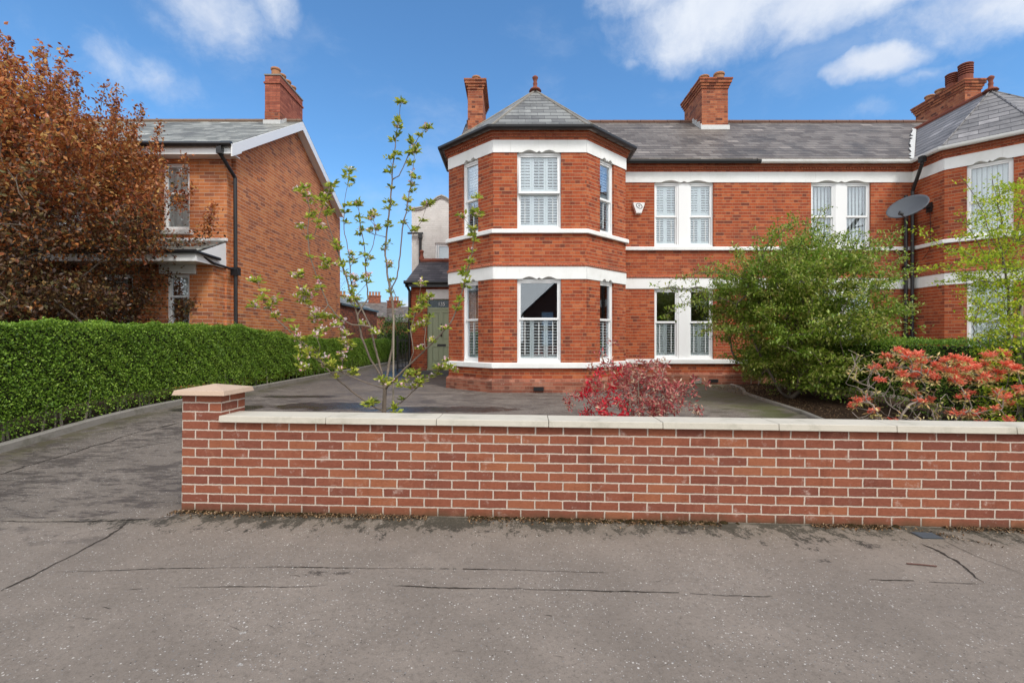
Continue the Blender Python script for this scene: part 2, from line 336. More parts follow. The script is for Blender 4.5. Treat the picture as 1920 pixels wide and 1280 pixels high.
M['blossom'] = leafmat('blossom_petal', [(.70, .30, .38), (.82, .55, .60), (.88, .80, .80), (.85, .72, .74)], .3, .6)
M['photinia'] = leafmat('red_leaf', [(.20, .04, .04), (.42, .08, .08), (.58, .11, .12), (.50, .26, .19), (.65, .52, .36)], .3, .4)
M['photinia_hot'] = leafmat('bright_red_leaf', [(.55, .008, .025), (.80, .02, .05), (.65, .05, .07)], .3, .4)
M['pieris_red'] = leafmat('pieris_red_leaf', [(.80, .10, .07), (.90, .24, .13), (.94, .42, .26), (.88, .15, .11)], .3, .45)
M['pieris_cream'] = leafmat('pieris_variegated_leaf', [(.25, .27, .06), (.55, .48, .16), (.78, .66, .30), (.75, .45, .20)], .3, .45)
M['bark'] = plain('bark', (.19, .155, .125), .9, .4, 25, bump=.6)
M['bark_pale'] = plain('bark_pale', (.36, .30, .25), .9, .4, 25, bump=.6)
M['bark_mid'] = plain('bark_brown', (.235, .185, .145), .9, .4, 25, bump=.6)
M['bark_red'] = plain('bark_red', (.14, .07, .055), .9, .4, 25, bump=.4)
M['litter'] = leafmat('dead_leaf', [(.02, .014, .01), (.05, .03, .016), (.14, .07, .03), (.30, .19, .10), (.03, .02, .012), (.42, .30, .18)], .1, .8)
M['dark_tree'] = leafmat('dark_evergreen_leaf', [(.03, .07, .012), (.08, .16, .025), (.16, .27, .04)], .3, .5)

# ------------------------------------------------------------------ mesh helpers
class MB:
    def __init__(s): s.v = []; s.f = []; s.mi = []; s.smooth = False; s.parts = []
    def quad(s, *ps, mi=0):
        i = len(s.v); s.v += [tuple(p) for p in ps]; s.f.append(tuple(range(i, i+len(ps)))); s.mi.append(mi)
    def hexa(s, p, mi=0):   # p: 8 points bottom ring 0-3 , top ring 4-7
        i = len(s.v); s.v += [tuple(q) for q in p]
        for f in ((3, 2, 1, 0), (4, 5, 6, 7), (0, 1, 5, 4), (1, 2, 6, 5), (2, 3, 7, 6), (3, 0, 4, 7)):
            s.f.append(tuple(i+k for k in f)); s.mi.append(mi)
    def box(s, x0, x1, y0, y1, z0, z1, mi=0):
        s.hexa([(x0, y0, z0), (x1, y0, z0), (x1, y1, z0), (x0, y1, z0), (x0, y0, z1), (x1, y0, z1), (x1, y1, z1), (x0, y1, z1)], mi)
    def fbox(s, F, u0, u1, d0, d1, z0, z1, mi=0):   # d0<d1 : d1 is the outer face
        s.hexa([F(u0, d1, z0), F(u1, d1, z0), F(u1, d0, z0), F(u0, d0, z0), F(u0, d1, z1), F(u1, d1, z1), F(u1, d0, z1), F(u0, d0, z1)], mi)
    def tube(s, p, q, r0, r1, n=8, cap=True, mi=0):
        p = Vector(p); q = Vector(q); a = (q-p)
        if a.length < 1e-6: return
        a.normalize(); b = a.orthogonal().normalized(); c = a.cross(b); i = len(s.v)
        for k in range(n):
            w = 2*math.pi*k/n; o = b*math.cos(w)+c*math.sin(w); s.v.append(tuple(p+o*r0)); s.v.append(tuple(q+o*r1))
        for k in range(n):
            j = (k+1) % n; s.f.append((i+2*k, i+2*j, i+2*j+1, i+2*k+1)); s.mi.append(mi)
        if cap:
            s.f.append(tuple(i+2*k for k in reversed(range(n)))); s.mi.append(mi)
            s.f.append(tuple(i+2*k+1 for k in range(n))); s.mi.append(mi)
    def path(s, pts, r, n=8, mi=0):
        for a, b in zip(pts, pts[1:]): s.tube(a, b, r, r, n, True, mi)
    def lathe(s, c, prof, n=14, mi=0):   # prof [(r,z)]
        i = len(s.v); c = Vector(c)
        for (r, z) in prof:
            for k in range(n):
                w = 2*math.pi*k/n; s.v.append((c.x+r*math.cos(w), c.y+r*math.sin(w), c.z+z))
        for a in range(len(prof)-1):
            for k in range(n):
                j = (k+1) % n; s.f.append((i+a*n+k, i+a*n+j, i+(a+1)*n+j, i+(a+1)*n+k)); s.mi.append(mi)
        s.f.append(tuple(i+k for k in reversed(range(n)))); s.mi.append(mi)
        s.f.append(tuple(i+(len(prof)-1)*n+k for k in range(n))); s.mi.append(mi)
    def sweep(s, path, prof, mi=0, caps=True):   # path [(x,y)], prof closed [(off,z)]
        P = [Vector(p) for p in path]; n = len(P); mit = []
        nr = [Vector(((b-a).y, -(b-a).x)).normalized() for a, b in zip(P, P[1:])]
        for k in range(n):
            if k == 0: mit.append(nr[0])
            elif k == n-1: mit.append(nr[-1])
            else:
                q = nr[k-1]+nr[k]; q.normalize(); mit.append(q/q.dot(nr[k]))
        i = len(s.v); m = len(prof)
        for k in range(n):
            for (o, z) in prof: q = P[k]+mit[k]*o; s.v.append((q.x, q.y, z))
        for k in range(n-1):
            for a in range(m):
                b = (a+1) % m; s.f.append((i+k*m+a, i+k*m+b, i+(k+1)*m+b, i+(k+1)*m+a)); s.mi.append(mi)
        if caps:
            s.f.append(tuple(i+a for a in reversed(range(m)))); s.mi.append(mi)
            s.f.append(tuple(i+(n-1)*m+a for a in range(m))); s.mi.append(mi)
    def build(s, name, mat, parent=None, smooth=False, bevel=0, uv=True, loc=None):
        me = bpy.data.meshes.new(name); me.from_pydata(s.v, [], s.f)
        mats = mat if isinstance(mat, (list, tuple)) else [mat]
        for m in mats: me.materials.append(m)
        if len(mats) > 1: me.polygons.foreach_set('material_index', s.mi)
        if uv:
            ul = me.uv_layers.new(name='UVMap').data
            co = me.vertices
            for p in me.polygons:
                nn = p.normal
                if abs(nn.z) > .995: tt, bb = Vector((1, 0, 0)), Vector((0, 1, 0))
                else:
                    tt = Vector((-nn.y, nn.x, 0)).normalized(); bb = nn.cross(tt)
                for li in p.loop_indices:
                    q = co[me.loops[li].vertex_index].co; ul[li].uv = (q.dot(tt), q.dot(bb))
        if smooth: me.polygons.foreach_set('use_smooth', [True]*len(me.polygons))
        o = bpy.data.objects.new(name, me); COL.objects.link(o)
        if parent: o.parent = parent
        if loc: o.location = loc
        if bevel:
            b = o.modifiers.new('bevel', 'BEVEL'); b.width = bevel; b.segments = 2; b.limit_method = 'ANGLE'
        return o
def tag(o, label=None, cat=None, group=None, kind=None):
    if label: o['label'] = label
    if cat: o['category'] = cat
    if group: o['group'] = group
    if kind: o['kind'] = kind
    return o
def empty(name, loc=(0, 0, 0), label=None, cat=None, group=None):
    o = bpy.data.objects.new(name, None); COL.objects.link(o); o.location = loc; o.empty_display_size = .2
    return tag(o, label, cat, group)
def P3(px, py, Y): return Vector(((px-960)/900*Y, Y, 1.42+(637-py)/900*Y))
class Frame:
    def __init__(s, p0, p1):
        s.p = Vector(p0); d = Vector(p1)-s.p; s.L = d.length; s.t = d/s.L; s.n = Vector((s.t.y, -s.t.x))
    def __call__(s, u, d, z): q = s.p+s.t*u+s.n*d; return (q.x, q.y, z)

# ------------------------------------------------------------------ ground
WALL_A = (-2.74, 3.98); WYAW = -.034; WTILT = .0086
def tilt(x): return -WTILT*(max(-7, min(9, x))+2.74)
def gz(x, y):
    f = max(0, min(1, (y-3.9)/4.2)); f = f*f*(3-2*f)
    return tilt(x)*(1-f)+.25*f
def grid(x0, x1, y0, y1, nx, ny, zf):
    mb = MB()
    for j in range(ny+1):
        for i in range(nx+1):
            x = x0+(x1-x0)*i/nx; y = y0+(y1-y0)*j/ny; mb.v.append((x, y, zf(x, y)))
    for j in range(ny):
        for i in range(nx):
            a = j*(nx+1)+i; mb.f.append((a, a+1, a+nx+2, a+nx+1)); mb.mi.append(0)
    return mb
tag(grid(-400, 400, -400, 400, 20, 20, lambda x, y: -.32).build('ground', M['soil']), kind='structure')
pm = grid(-30, -2.74, -3.2, 3.80, 40, 12, gz); p2 = grid(-2.74, 30, -3.2, 4.05, 50, 12, gz); off = len(pm.v)
pm.v += p2.v; pm.f += [tuple(i+off for i in f) for f in p2.f]; pm.mi += p2.mi
tag(pm.build('pavement', M['pavement'], smooth=True), kind='structure')
tag(grid(-30, 30, -14, -3.35, 30, 4, lambda x, y: -.22).build('road', M['drive']), kind='structure')
mb = MB(); mb.box(-30, 30, -3.349, -3.201, -.3, -.06); tag(mb.build('road_kerb', M['kerb']), kind='structure')
dmb = grid(-2.74, 20, 4.05, 40, 52, 72, gz); p2 = grid(-30, -2.74, 3.80, 4.05, 40, 2, gz); p3 = grid(-6.0, -2.74, 4.05, 40, 8, 72, gz)
for q in (p2, p3): off = len(dmb.v); dmb.v += q.v; dmb.f += [tuple(i+off for i in f) for f in q.f]; dmb.mi += q.mi
tag(dmb.build('driveway', M['drive'], smooth=True), kind='structure')
tag(grid(-22, -6.0, 4.05, 40, 10, 40, lambda x, y: gz(x, y)+.03).build('neighbour_garden', M['soil'], smooth=True), kind='structure')

def ribbon(name, pts, width, mat, jag=.4, lift=.004, zf=gz, step=.02, seed=1):
    rnd = random.Random(seed); mb = MB(); L = []
    for a, b in zip(pts, pts[1:]):
        a = Vector(a); b = Vector(b); n = max(2, int((b-a).length/step))
        for k in range(n): L.append(a+(b-a)*k/n)
    L.append(Vector(pts[-1])); row = []; drift = 0
    for k, p in enumerate(L):
        d = (L[min(k+1, len(L)-1)]-L[max(k-1, 0)]).normalized(); nn = Vector((d.y, -d.x))
        drift = drift*.86+rnd.uniform(-1, 1)*width*.8*jag
        w = width*(.35+rnd.random()*1.0*(.5+.5*math.sin(k*.13+seed)))*min(1, (k+1)/5, (len(L)-k)/5)
        c = p+nn*drift
        row.append((c+nn*w/2, c-nn*w/2))
    gap = 0
    for (a, b), (c, d) in zip(row, row[1:]):
        gap = gap-1 if gap > 0 else (rnd.randint(1, 5) if rnd.random() < (.03 if width < .012 else .006) else 0)
        if gap > 0: continue
        mb.quad(*[(q.x, q.y, zf(q.x, q.y)+lift) for q in (a, b, d, c)])
    return tag(mb.build(name, mat), kind='structure')
def G(px, py, h=None):   # pixel -> pavement point
    y = 3.0
    for _ in range(8):
        x = (px-960)/900*y; y = (1.42-gz(x, y))*900/(py-637)
    return ((px-960)/900*y, y)
ribbon('pavement_crack', [G(0, 1108), G(95, 1062), G(200, 1005), G(240, 978)], .020, M['crack'], seed=2)
ribbon('pavement_crack', [G(0, 978), G(120, 977), G(240, 975), G(345, 968)], .022, M['crack'], seed=3)
ribbon('pavement_crack', [G(100, 1073), G(300, 1066), G(560, 1063), G(800, 1066), G(960, 1068), G(1140, 1074)], .0075, M['crack'], seed=4)
ribbon('pavement_crack', [G(320, 1102), G(440, 1100), G(560, 1101), G(615, 1098)], .006, M['crack'], seed=5)
ribbon('pavement_crack', [G(735, 1098), G(830, 1102), G(960, 1104), G(1050, 1106), G(1240, 1111), G(1450, 1119)], .010, M['crack'], seed=6)
ribbon('pavement_crack', [G(1725, 1018), G(1790, 1050), G(1845, 1094)], .020, M['crack'], seed=7)
ribbon('pavement_crack', [G(1630, 1087), G(1730, 1091), G(1845, 1096)], .011, M['crack'], seed=8)
ribbon('pavement_crack', [G(1765, 1012), G(1830, 1043), G(1920, 1077)], .010, M['crack'], seed=9)
ribbon('pavement_crack', [G(487, 1174), G(505, 1172), G(515, 1178), G(541, 1174)], .006, M['crack'], seed=10)
ribbon('pavement_crack', [G(1860, 1143), G(1925, 1160)], .007, M['crack'], seed=11)
ribbon('pavement_crack', [G(430, 1173), G(450, 1183)], .007, M['crack'], seed=12)
ribbon('pavement_crack', [G(155, 1160), G(183, 1162)], .008, M['crack'], seed=13)
ribbon('driveway_crack', [G(0, 890), G(70, 868), G(180, 835), G(260, 810), G(335, 793)], .03, M['crack'], jag=.6, seed=14)
ribbon('driveway_crack', [G(250, 838), G(335, 826)], .02, M['crack'], jag=.6, seed=15)
for k in range(26):
    rr = random.Random(k+50); a = Vector((rr.uniform(-2.6, 3), rr.uniform(1.9, 3.0))); d = Vector((rr.uniform(.02, .07), rr.uniform(-.03, .03)))
    ribbon('pavement_pit', [a, a+d], .006+rr.random()*.006, M['crack'], jag=1, seed=k+60)

# kerb by the hedge : slightly wandering concrete edging
def kerbstrip(name, pts, w, h, mat, label=None):
    mb = MB(); n = len(pts)
    prof = [(-w/2, -.2), (w/2, -.2), (w/2, h-.015), (w/2-.015, h), (-w/2+.015, h), (-w/2, h-.015)]
    mb.sweep(pts, prof)
    mb.v = [(x, y, z+gz(x, y)) for (x, y, z) in mb.v]
    return tag(mb.build(name, mat), kind='structure')
rr = random.Random(4)
kerbstrip('driveway_kerb', [(-5.98+rr.uniform(-.015, .015), y*.5) for y in range(54, 7, -1)], .10, .10, M['kerb'])
bedpts = [(5.62, 12.3), (5.5, 11.6), (5.35, 11.1), (5.05, 10.4), (4.9, 9.6), (4.76, 8.6), (4.66, 7.7), (4.6, 6.9), (4.2, 6.3), (3.2, 6.0), (0, 5.9), (-2.2, 5.9)]
kerbstrip('bed_edging', [tuple(p) for p in bedpts[::-1]], .07, .05, M['kerb'])
mb = MB()
poly = [(x, y) for x, y in bedpts]
for a, b in zip(poly[:8], poly[1:9]):
    for k in range(6):
        f0 = k/6; f1 = (k+1)/6
        A = Vector(a); B = Vector(b); A2 = Vector((7.2, a[1])); B2 = Vector((7.2, b[1]))
        q = [A.lerp(A2, f0), A.lerp(A2, f1), B.lerp(B2, f1), B.lerp(B2, f0)]
        mb.quad(*[(v.x, v.y, gz(v.x, v.y)+.02+.05*min(1, max(0, (v.x-a[0])))) for v in q])
mb.quad(*[(x, y, gz(x, y)+.03) for x, y in ((-2.2, 4.25), (4.4, 4.25), (4.4, 5.9), (-2.2, 5.9))])
mb.quad(*[(x, y, gz(x, y)+.032) for x, y in ((4.4, 4.25), (7.2, 4.25), (7.2, 6.35), (4.4, 6.35))])
tag(mb.build('garden_bed', M['mulch']), kind='structure')

# ------------------------------------------------------------------ leaves / branches
def leafmesh(name, C, size, mat, parent=None, up=.5, seed=0, ratio=.5, dirs=None, fold=.25, mats=None, mi=None, droop=0.0):
    rs = np.random.RandomState(seed); C = np.asarray(C, float); n = len(C)
    size = np.broadcast_to(np.asarray(size, float), (n,))*(0.65+.7*rs.rand(n))
    if dirs is None:
        d = rs.randn(n, 3)
    else: d = np.asarray(dirs, float)+rs.randn(n, 3)*.25
    d[:, 2] -= droop
    d /= np.linalg.norm(d, axis=1)[:, None]+1e-9
    nz = rs.randn(n, 3)*(1-up); nz[:, 2] += up*1.5
    nz -= d*(nz*d).sum(1)[:, None]; nz /= np.linalg.norm(nz, axis=1)[:, None]+1e-9
    s = np.cross(d, nz); L = size[:, None]; W = L*ratio*.5
    base = C-d*L*.5; tip = C+d*L*.5+nz*(-.10*L)
    l = C+s*W+nz*(fold*W)-d*L*.05; r = C-s*W+nz*(fold*W)-d*L*.05
    V = np.stack([base, r, tip, l], 1).reshape(-1, 3)
    me = bpy.data.meshes.new(name); me.vertices.add(4*n); me.vertices.foreach_set('co', V.ravel())
    idx = np.arange(n)[:, None]*4
    F = np.concatenate([idx+np.array([0, 1, 2]), idx+np.array([0, 2, 3])], 1).reshape(-1)
    me.loops.add(6*n); me.loops.foreach_set('vertex_index', F.astype(np.int32))
    me.polygons.add(2*n); me.polygons.foreach_set('loop_start', np.arange(0, 6*n, 3, dtype=np.int32))
    if mats:
        for m in mats: me.materials.append(m)
        me.polygons.foreach_set('material_index', np.repeat(np.asarray(mi, np.int32), 2))
    else: me.materials.append(mat)
    me.update(calc_edges=True); me.validate()
    o = bpy.data.objects.new(name, me); COL.objects.link(o)
    if parent: o.parent = parent
    return o

class Skel:
    def __init__(s, rnd): s.p = []; s.par = []; s.rnd = rnd
    def chain(s, start, pts):   # start index or None
        last = start
        for q in pts: s.p.append(Vector(q)); s.par.append(-1 if last is None else last); last = len(s.p)-1
        return last
    def attach(s, targets, step=.12, wig=.25, bend=.35, minidx=0, cost=.0):
        ends = []
        arr = np.zeros((60000, 3)); n = len(s.p)
        for i, q in enumerate(s.p): arr[i] = q
        root = arr[0].copy()
        targets = sorted(targets, key=lambda t: (Vector(t)-Vector(root)).length)
        for t in targets:
            t = Vector(t)
            dd = np.linalg.norm(arr[minidx:n]-np.array(t), axis=1)
            up = arr[minidx:n, 2]-t.z
            dd = dd+np.maximum(0, up+.05)*cost
            i = int(dd.argmin())+minidx; a = s.p[i]; L = (t-a).length
            if L < step*.4: ends.append(i); continue
            pd = (a-s.p[s.par[i]]).normalized() if s.par[i] >= 0 else Vector((0, 0, 1))
            mid = a+pd*L*bend; k = max(1, int(L/step)); last = i
            for j in range(1, k+1):
                f = j/k; q = a.lerp(mid, f).lerp(mid.lerp(t, f), f)
                if j < k: q = q+Vector([s.rnd.uniform(-1, 1)*step*wig for _ in range(3)])
                s.p.append(q); s.par.append(last); last = len(s.p)-1
                arr[last] = q; n += 1
            ends.append(last)
        return ends
    def radii(s, tip=.004, e=2.2, rmax=9):
        r = [0.0]*len(s.p)
        for i in reversed(range(len(s.p))):
            if r[i] == 0: r[i] = tip**e
            if s.par[i] >= 0: r[s.par[i]] += r[i]
        return [min(rmax, x**(1/e)) for x in r]
    def mesh(s, name, mat, parent, tip=.004, e=2.2, rmax=9, n=6):
        r = s.radii(tip, e, rmax); mb = MB()
        for i in range(len(s.p)):
            j = s.par[i]
            if j >= 0: mb.tube(s.p[j], s.p[i], min(r[j], r[i]*1.6), r[i], n if r[i] > .012 else 4, False)
        return mb.build(name, mat, parent, smooth=True, uv=False)

def hedge(name, x0, x1, ys, tops, dens, label, seed, leaf=.032, face='right', stems=True, group=None, base=.06):
    root = empty(name, ((x0+x1)/2, ys[0], gz(x1, ys[0])), label, 'hedge', group)
    L = Vector(root.location); rs = np.random.RandomState(seed)
    y0, y1 = ys[0], ys[-1]
    def top(y): return np.interp(y, ys, tops)
    def bump(y, z, k):   # slow undulation of the clipped face
        return .03*np.sin(y*1.3+z*1.3+k)+.012*np.sin(y*3.7-z*5.1+2*k)+.012*np.sin(y*7.3+z*9+k)+.010*np.sin(y*15+z*23+k)
    mb = MB(); N = int((y1-y0)/.4)
    for a in range(N):
        ya = y0+(y1-y0)*a/N; yb = y0+(y1-y0)*(a+1)/N
        za = float(top(ya))-.09; zb = float(top(yb))-.09; g0 = gz(x0, ya)+.30; g1 = gz(x0, yb)+.30; i = .13
        mb.hexa([(x0+i, ya, g0), (x1-i, ya, g0), (x1-i, yb, g1), (x0+i, yb, g1), (x0+i, ya, za), (x1-i, ya, za), (x1-i, yb, zb), (x0+i, yb, zb)])
    mb.v = [(x-L.x, y-L.y, z-L.z) for x, y, z in mb.v]
    if stems:
        rr = random.Random(seed)
        for k in range(int((y1-y0)*6)):
            yy = rr.uniform(y0, y1); xx = rr.uniform(x0+.15, x1-.05); g = gz(xx, yy)
            a = Vector((xx, yy, g)); b = a+Vector((rr.uniform(-.08, .1), rr.uniform(-.1, .1), .5))
            mb.tube(a-L, b-L, .012+rr.random()*.008, .008, 5, False, 1)
    mb.build('branches', [M['core'], M['bark_pale']], root, uv=False)
    pts = []; nrm = []
    for side, xs, sg in (('right', x1, 1), ('left', x0, -1)):
        full = side == face
        dd = dens if full else dens*.3
        n = int((y1-y0)*1.5*dd)
        # more leaves close to the camera
        y = y0+(y1-y0)*rs.rand(n)**(1.25 if full else 1); g = np.array([gz(x0, q) for q in y]); t_ = top(y)
        f = rs.rand(n); z = g+base+(t_-g-base)*f
        ragged = np.where(z-g < .35, rs.rand(n) < (z-g-.03)/.35, True)
        d = np.abs(rs.randn(n))*.055
        x = xs-sg*(d-.02)+bump(y, z, 1 if sg > 0 else 4)*sg-sg*.10*np.clip((z-(t_-.12))/.12, 0, 1)
        keep = ragged; pts.append(np.stack([x, y, z], 1)[keep]); nrm.append(np.tile([sg, 0, .5], (keep.sum(), 1)))
    n = int((y1-y0)*(x1-x0)*dens*1.0)
    y = y0+(y1-y0)*rs.rand(n)**1.2; x = x0+(x1-x0)*rs.rand(n)
    z = top(y)-np.abs(rs.randn(n))*.035+.03*np.sin(x*9+y*3)+.022*np.sin(y*7+x*5)+.014*np.sin(y*17)
    spur = rs.rand(n) < .03; z[spur] += rs.rand(spur.sum())*.06
    pts.append(np.stack([x, y, z], 1)); nrm.append(np.tile([0, 0, 1], (n, 1)))
    for ye, sg in ((y0, -1), (y1, 1)):
        n = int((x1-x0)*1.4*dens*.6); x = x0+(x1-x0)*rs.rand(n); g = gz(x0, ye); z = g+.1+(top(ye)-g-.1)*rs.rand(n)
        pts.append(np.stack([x, ye+sg*(.03-np.abs(rs.randn(n))*.04), z], 1)); nrm.append(np.tile([0, sg, .4], (n, 1)))
    C = np.concatenate(pts); C = C-np.array(L)
    leafmesh('foliage', C, leaf, M['privet'], root, up=.35, seed=seed, ratio=.55)
    return root
hedge('privet_hedge', -6.82, -6.08, [3.4, 5.5, 11, 12.3, 13.8, 17, 25], [1.60, 1.63, 1.735, 1.63, 1.50, 1.44, 1.44], 4300,
      'long clipped green privet hedge along the left kerb of the driveway', 5)
hedge('privet_hedge', 6.0, 6.75, [4.3, 8, 11.5, 12.5], [1.40, 1.42, 1.38, 1.24], 1900,
      'dark clipped privet hedge between the two front gardens, behind the red-tipped shrub', 9, face='left', base=.1)

# ------------------------------------------------------------------ houses
def wall_seg(mb, F, z0, z1, ops, dep=.2, mi=0, rev=0):
    us = sorted({0.0, F.L, *[o[0] for o in ops], *[o[1] for o in ops]}); zs = sorted({z0, z1, *[o[2] for o in ops], *[o[3] for o in ops]})
    for a, b in zip(us, us[1:]):
        for c, d in zip(zs, zs[1:]):
            um, zm = (a+b)/2, (c+d)/2
            if any(o[0] < um < o[1] and o[2] < zm < o[3] for o in ops): continue
            mb.quad(F(a, 0, c), F(b, 0, c), F(b, 0, d), F(a, 0, d), mi=mi)
            mb.quad(F(b, -dep-.1, c), F(a, -dep-.1, c), F(a, -dep-.1, d), F(b, -dep-.1, d), mi=1)
    for (a, b, c, d) in ops:
        mb.quad(F(a, 0, c), F(a, 0, d), F(a, -dep-.1, d), F(a, -dep-.1, c), mi=rev)
        mb.quad(F(b, 0, d), F(b, 0, c), F(b, -dep-.1, c), F(b, -dep-.1, d), mi=rev)
        mb.quad(F(a, 0, d), F(b, 0, d), F(b, -dep-.1, d), F(a, -dep-.1, d), mi=rev)
        mb.quad(F(b, 0, c), F(a, 0, c), F(a, -dep-.1, c), F(b, -dep-.1, c), mi=rev)

def shutter(parent, F, u0, u1, z0, z1, d, tiltdeg, rod=True):
    mb = MB(); st = .045
    mb.fbox(F, u0, u0+st, d-.028, d, z0, z1); mb.fbox(F, u1-st, u1, d-.028, d, z0, z1)
    mb.fbox(F, u0+st, u1-st, d-.028, d, z0, z0+.10); mb.fbox(F, u0+st, u1-st, d-.028, d, z1-.05, z1)
    n = int((z1-z0-.15)/.062); a = R(tiltdeg); w = .062
    for k in range(n):
        z = z0+.10+(z1-z0-.15)*(k+.5)/n; dz = math.sin(a)*w/2; dd = math.cos(a)*w/2; c = d-.014
        mb.hexa([F(u0+st, c+dd, z-dz-.005), F(u1-st, c+dd, z-dz-.005), F(u1-st, c-dd, z+dz-.005), F(u0+st, c-dd, z+dz-.005),
                 F(u0+st, c+dd, z-dz+.005), F(u1-st, c+dd, z-dz+.005), F(u1-st, c-dd, z+dz+.005), F(u0+st, c-dd, z+dz+.005)])
    if rod:
        um = (u0+u1)/2; mb.fbox(F, um-.006, um+.006, d+.02, d+.03, z0+.12, z1-.07)
    return mb.build('shutter', M['shutter'], parent)

def sash_light(parent, mb, F, u0, u1, z0, zm, z1, openup=0.0, lead=False):
    """one two-sash light; frames go to mb, panes are children of parent"""
    s = .05
    for (a, b, d1, off) in ((zm-.02, z1, -.065, 1), (z0, zm+.02, -.09, 0)):
        def H(u, d, z, a=a, b=b, off=off):
            k = openup*(b-z)/(b-a) if off else 0
            return F(u, d+k, z)
        dd = -.055
        mb.fbox(H, u0, u0+s, d1+dd, d1, a, b); mb.fbox(H, u1-s, u1, d1+dd, d1, a, b)
        mb.fbox(H, u0+s, u1-s, d1+dd, d1, b-s, b); mb.fbox(H, u0+s, u1-s, d1+dd, d1, a, a+s)
        # dark glazing gasket
        pb = MB(); pb.fbox(H, u0+s-.006, u1-s+.006, d1-.034, d1-.026, a+s-.006, b-s+.006); pb.build('pane', M['glass'], parent)
def window(house, F, lights, z0, z1, zm, shut=None, blinds=False, openup=0.0, name='window', curtain=None, tilts=(25,), fw=.042, sillh=.06):
    """lights: list of (u0,u1) of each sash light in one opening"""
    U0, U1 = lights[0][0], lights[-1][1]; mb = MB()
    if len(lights) > 1:
        for (a, b), (c, d) in zip(lights, lights[1:]): mb.fbox(F, b-.002, c+.002, -.17, -.035, z0, z1)
    mb.fbox(F, U0, U1, -.16, -.045, z0, z0+sillh); mb.fbox(F, U0, U1, -.16, -.05, z1-fw, z1)
    for (a, b) in lights: mb.fbox(F, a, a+fw, -.16, -.05, z0+sillh, z1-fw); mb.fbox(F, b-fw, b, -.16, -.05, z0+sillh, z1-fw)
    w = mb.build(name, M['upvc'], house, bevel=.004)
    mb = MB()
    for (a, b) in lights: sash_light(w, mb, F, a+fw-.012, b-fw+.012, z0+sillh-.01, zm, z1-fw+.01, openup)
    mb.build('sash', M['upvc'], w, bevel=.004)
    for (a, b) in lights: gk = MB(); gk.fbox(F, a+.045, b-.045, -.175, -.165, zm-.012, zm+.012); gk.build('gasket', M['blackm'], w)
    k = 0
    for (a, b) in lights:
        if shut:
            n = shut['n']
            for (sa, sb) in shut['tiers']:
                for i in range(n):
                    x0 = a+.02+(b-a-.04)*i/n; x1 = a+.02+(b-a-.04)*(i+1)/n
                    shutter(w, F, x0+.002, x1-.002, sa, sb, -.137, tilts[k % len(tilts)]); k += 1
        if blinds:
            bm = MB(); n = int((b-a)/.085); an = R(blinds)
            for i in range(n):
                u = a+(b-a)*(i+.5)/n; du = .044*math.cos(an); dd = .044*math.sin(an); c = -.19
                bm.hexa([F(u-du, c-dd+.001, z0+.05), F(u+du, c+dd+.001, z0+.05), F(u+du, c+dd-.001, z0+.05), F(u-du, c-dd-.001, z0+.05),
                         F(u-du, c-dd+.001, z1-.02), F(u+du, c+dd+.001, z1-.02), F(u+du, c+dd-.001, z1-.02), F(u-du, c-dd-.001, z1-.02)])
            bm.build('vertical_blind', M['shutter'], w)
        if curtain:
            bm = MB()
            for (ca, cb) in curtain:
                ua = a+(b-a)*ca; ub = a+(b-a)*cb; n = 14
                for i in range(n):
                    q0 = ua+(ub-ua)*i/n; q1 = ua+(ub-ua)*(i+1)/n; d0 = -.19+.02*math.sin(i*1.7); d1 = -.19+.02*math.sin((i+1)*1.7)
                    bm.quad(F(q0, d0, z0), F(q1, d1, z0), F(q1, d1, z1), F(q0, d0, z1))
            bm.build('curtain', M['curtain'], w, smooth=True)
    return w

def band(mb, F, zb, zt, ops, off=.018, ustart=0, uend=None):
    """white lintel band with the scalloped lower edge over each window"""
    uend = F.L if uend is None else uend
    us = {ustart, uend}
    for (a, b) in ops:
        n = 40
        for k in range(n+1): us.add(a+(b-a)*k/n)
    us = sorted(us)
    def cut(u):
        for (a, b) in ops:
            if a-1e-6 <= u <= b+1e-6:
                f = (u-a)/(b-a); m = abs(f-.5)
                w1 = max(0, math.cos((m-.24)/.17*math.pi/2))*.055 if abs(m-.24) < .17 else 0
                w2 = max(0, 1-m/.05)*.035
                return max(w1, w2)
        return 0
    for a, b in zip(us, us[1:]):
        ca, cb = cut(a), cut(b)
        inside = any(x-1e-6 <= a and b <= y+1e-6 for x, y in ops)
        mb.quad(F(a, off, zb+ca), F(b, off, zb+cb), F(b, off, zt), F(a, off, zt))
        bk = -.16 if inside else 0
        mb.quad(F(b, off, zb+cb), F(a, off, zb+ca), F(a, bk, zb), F(b, bk, zb))
        mb.quad(F(a, off, zt), F(b, off, zt), F(b, 0, zt), F(a, 0, zt))
    mb.quad(F(us[0], off, zb), F(us[0], off, zt), F(us[0], 0, zt), F(us[0], 0, zb))
    mb.quad(F(us[-1], off, zt), F(us[-1], off, zb), F(us[-1], 0, zb), F(us[-1], 0, zt))

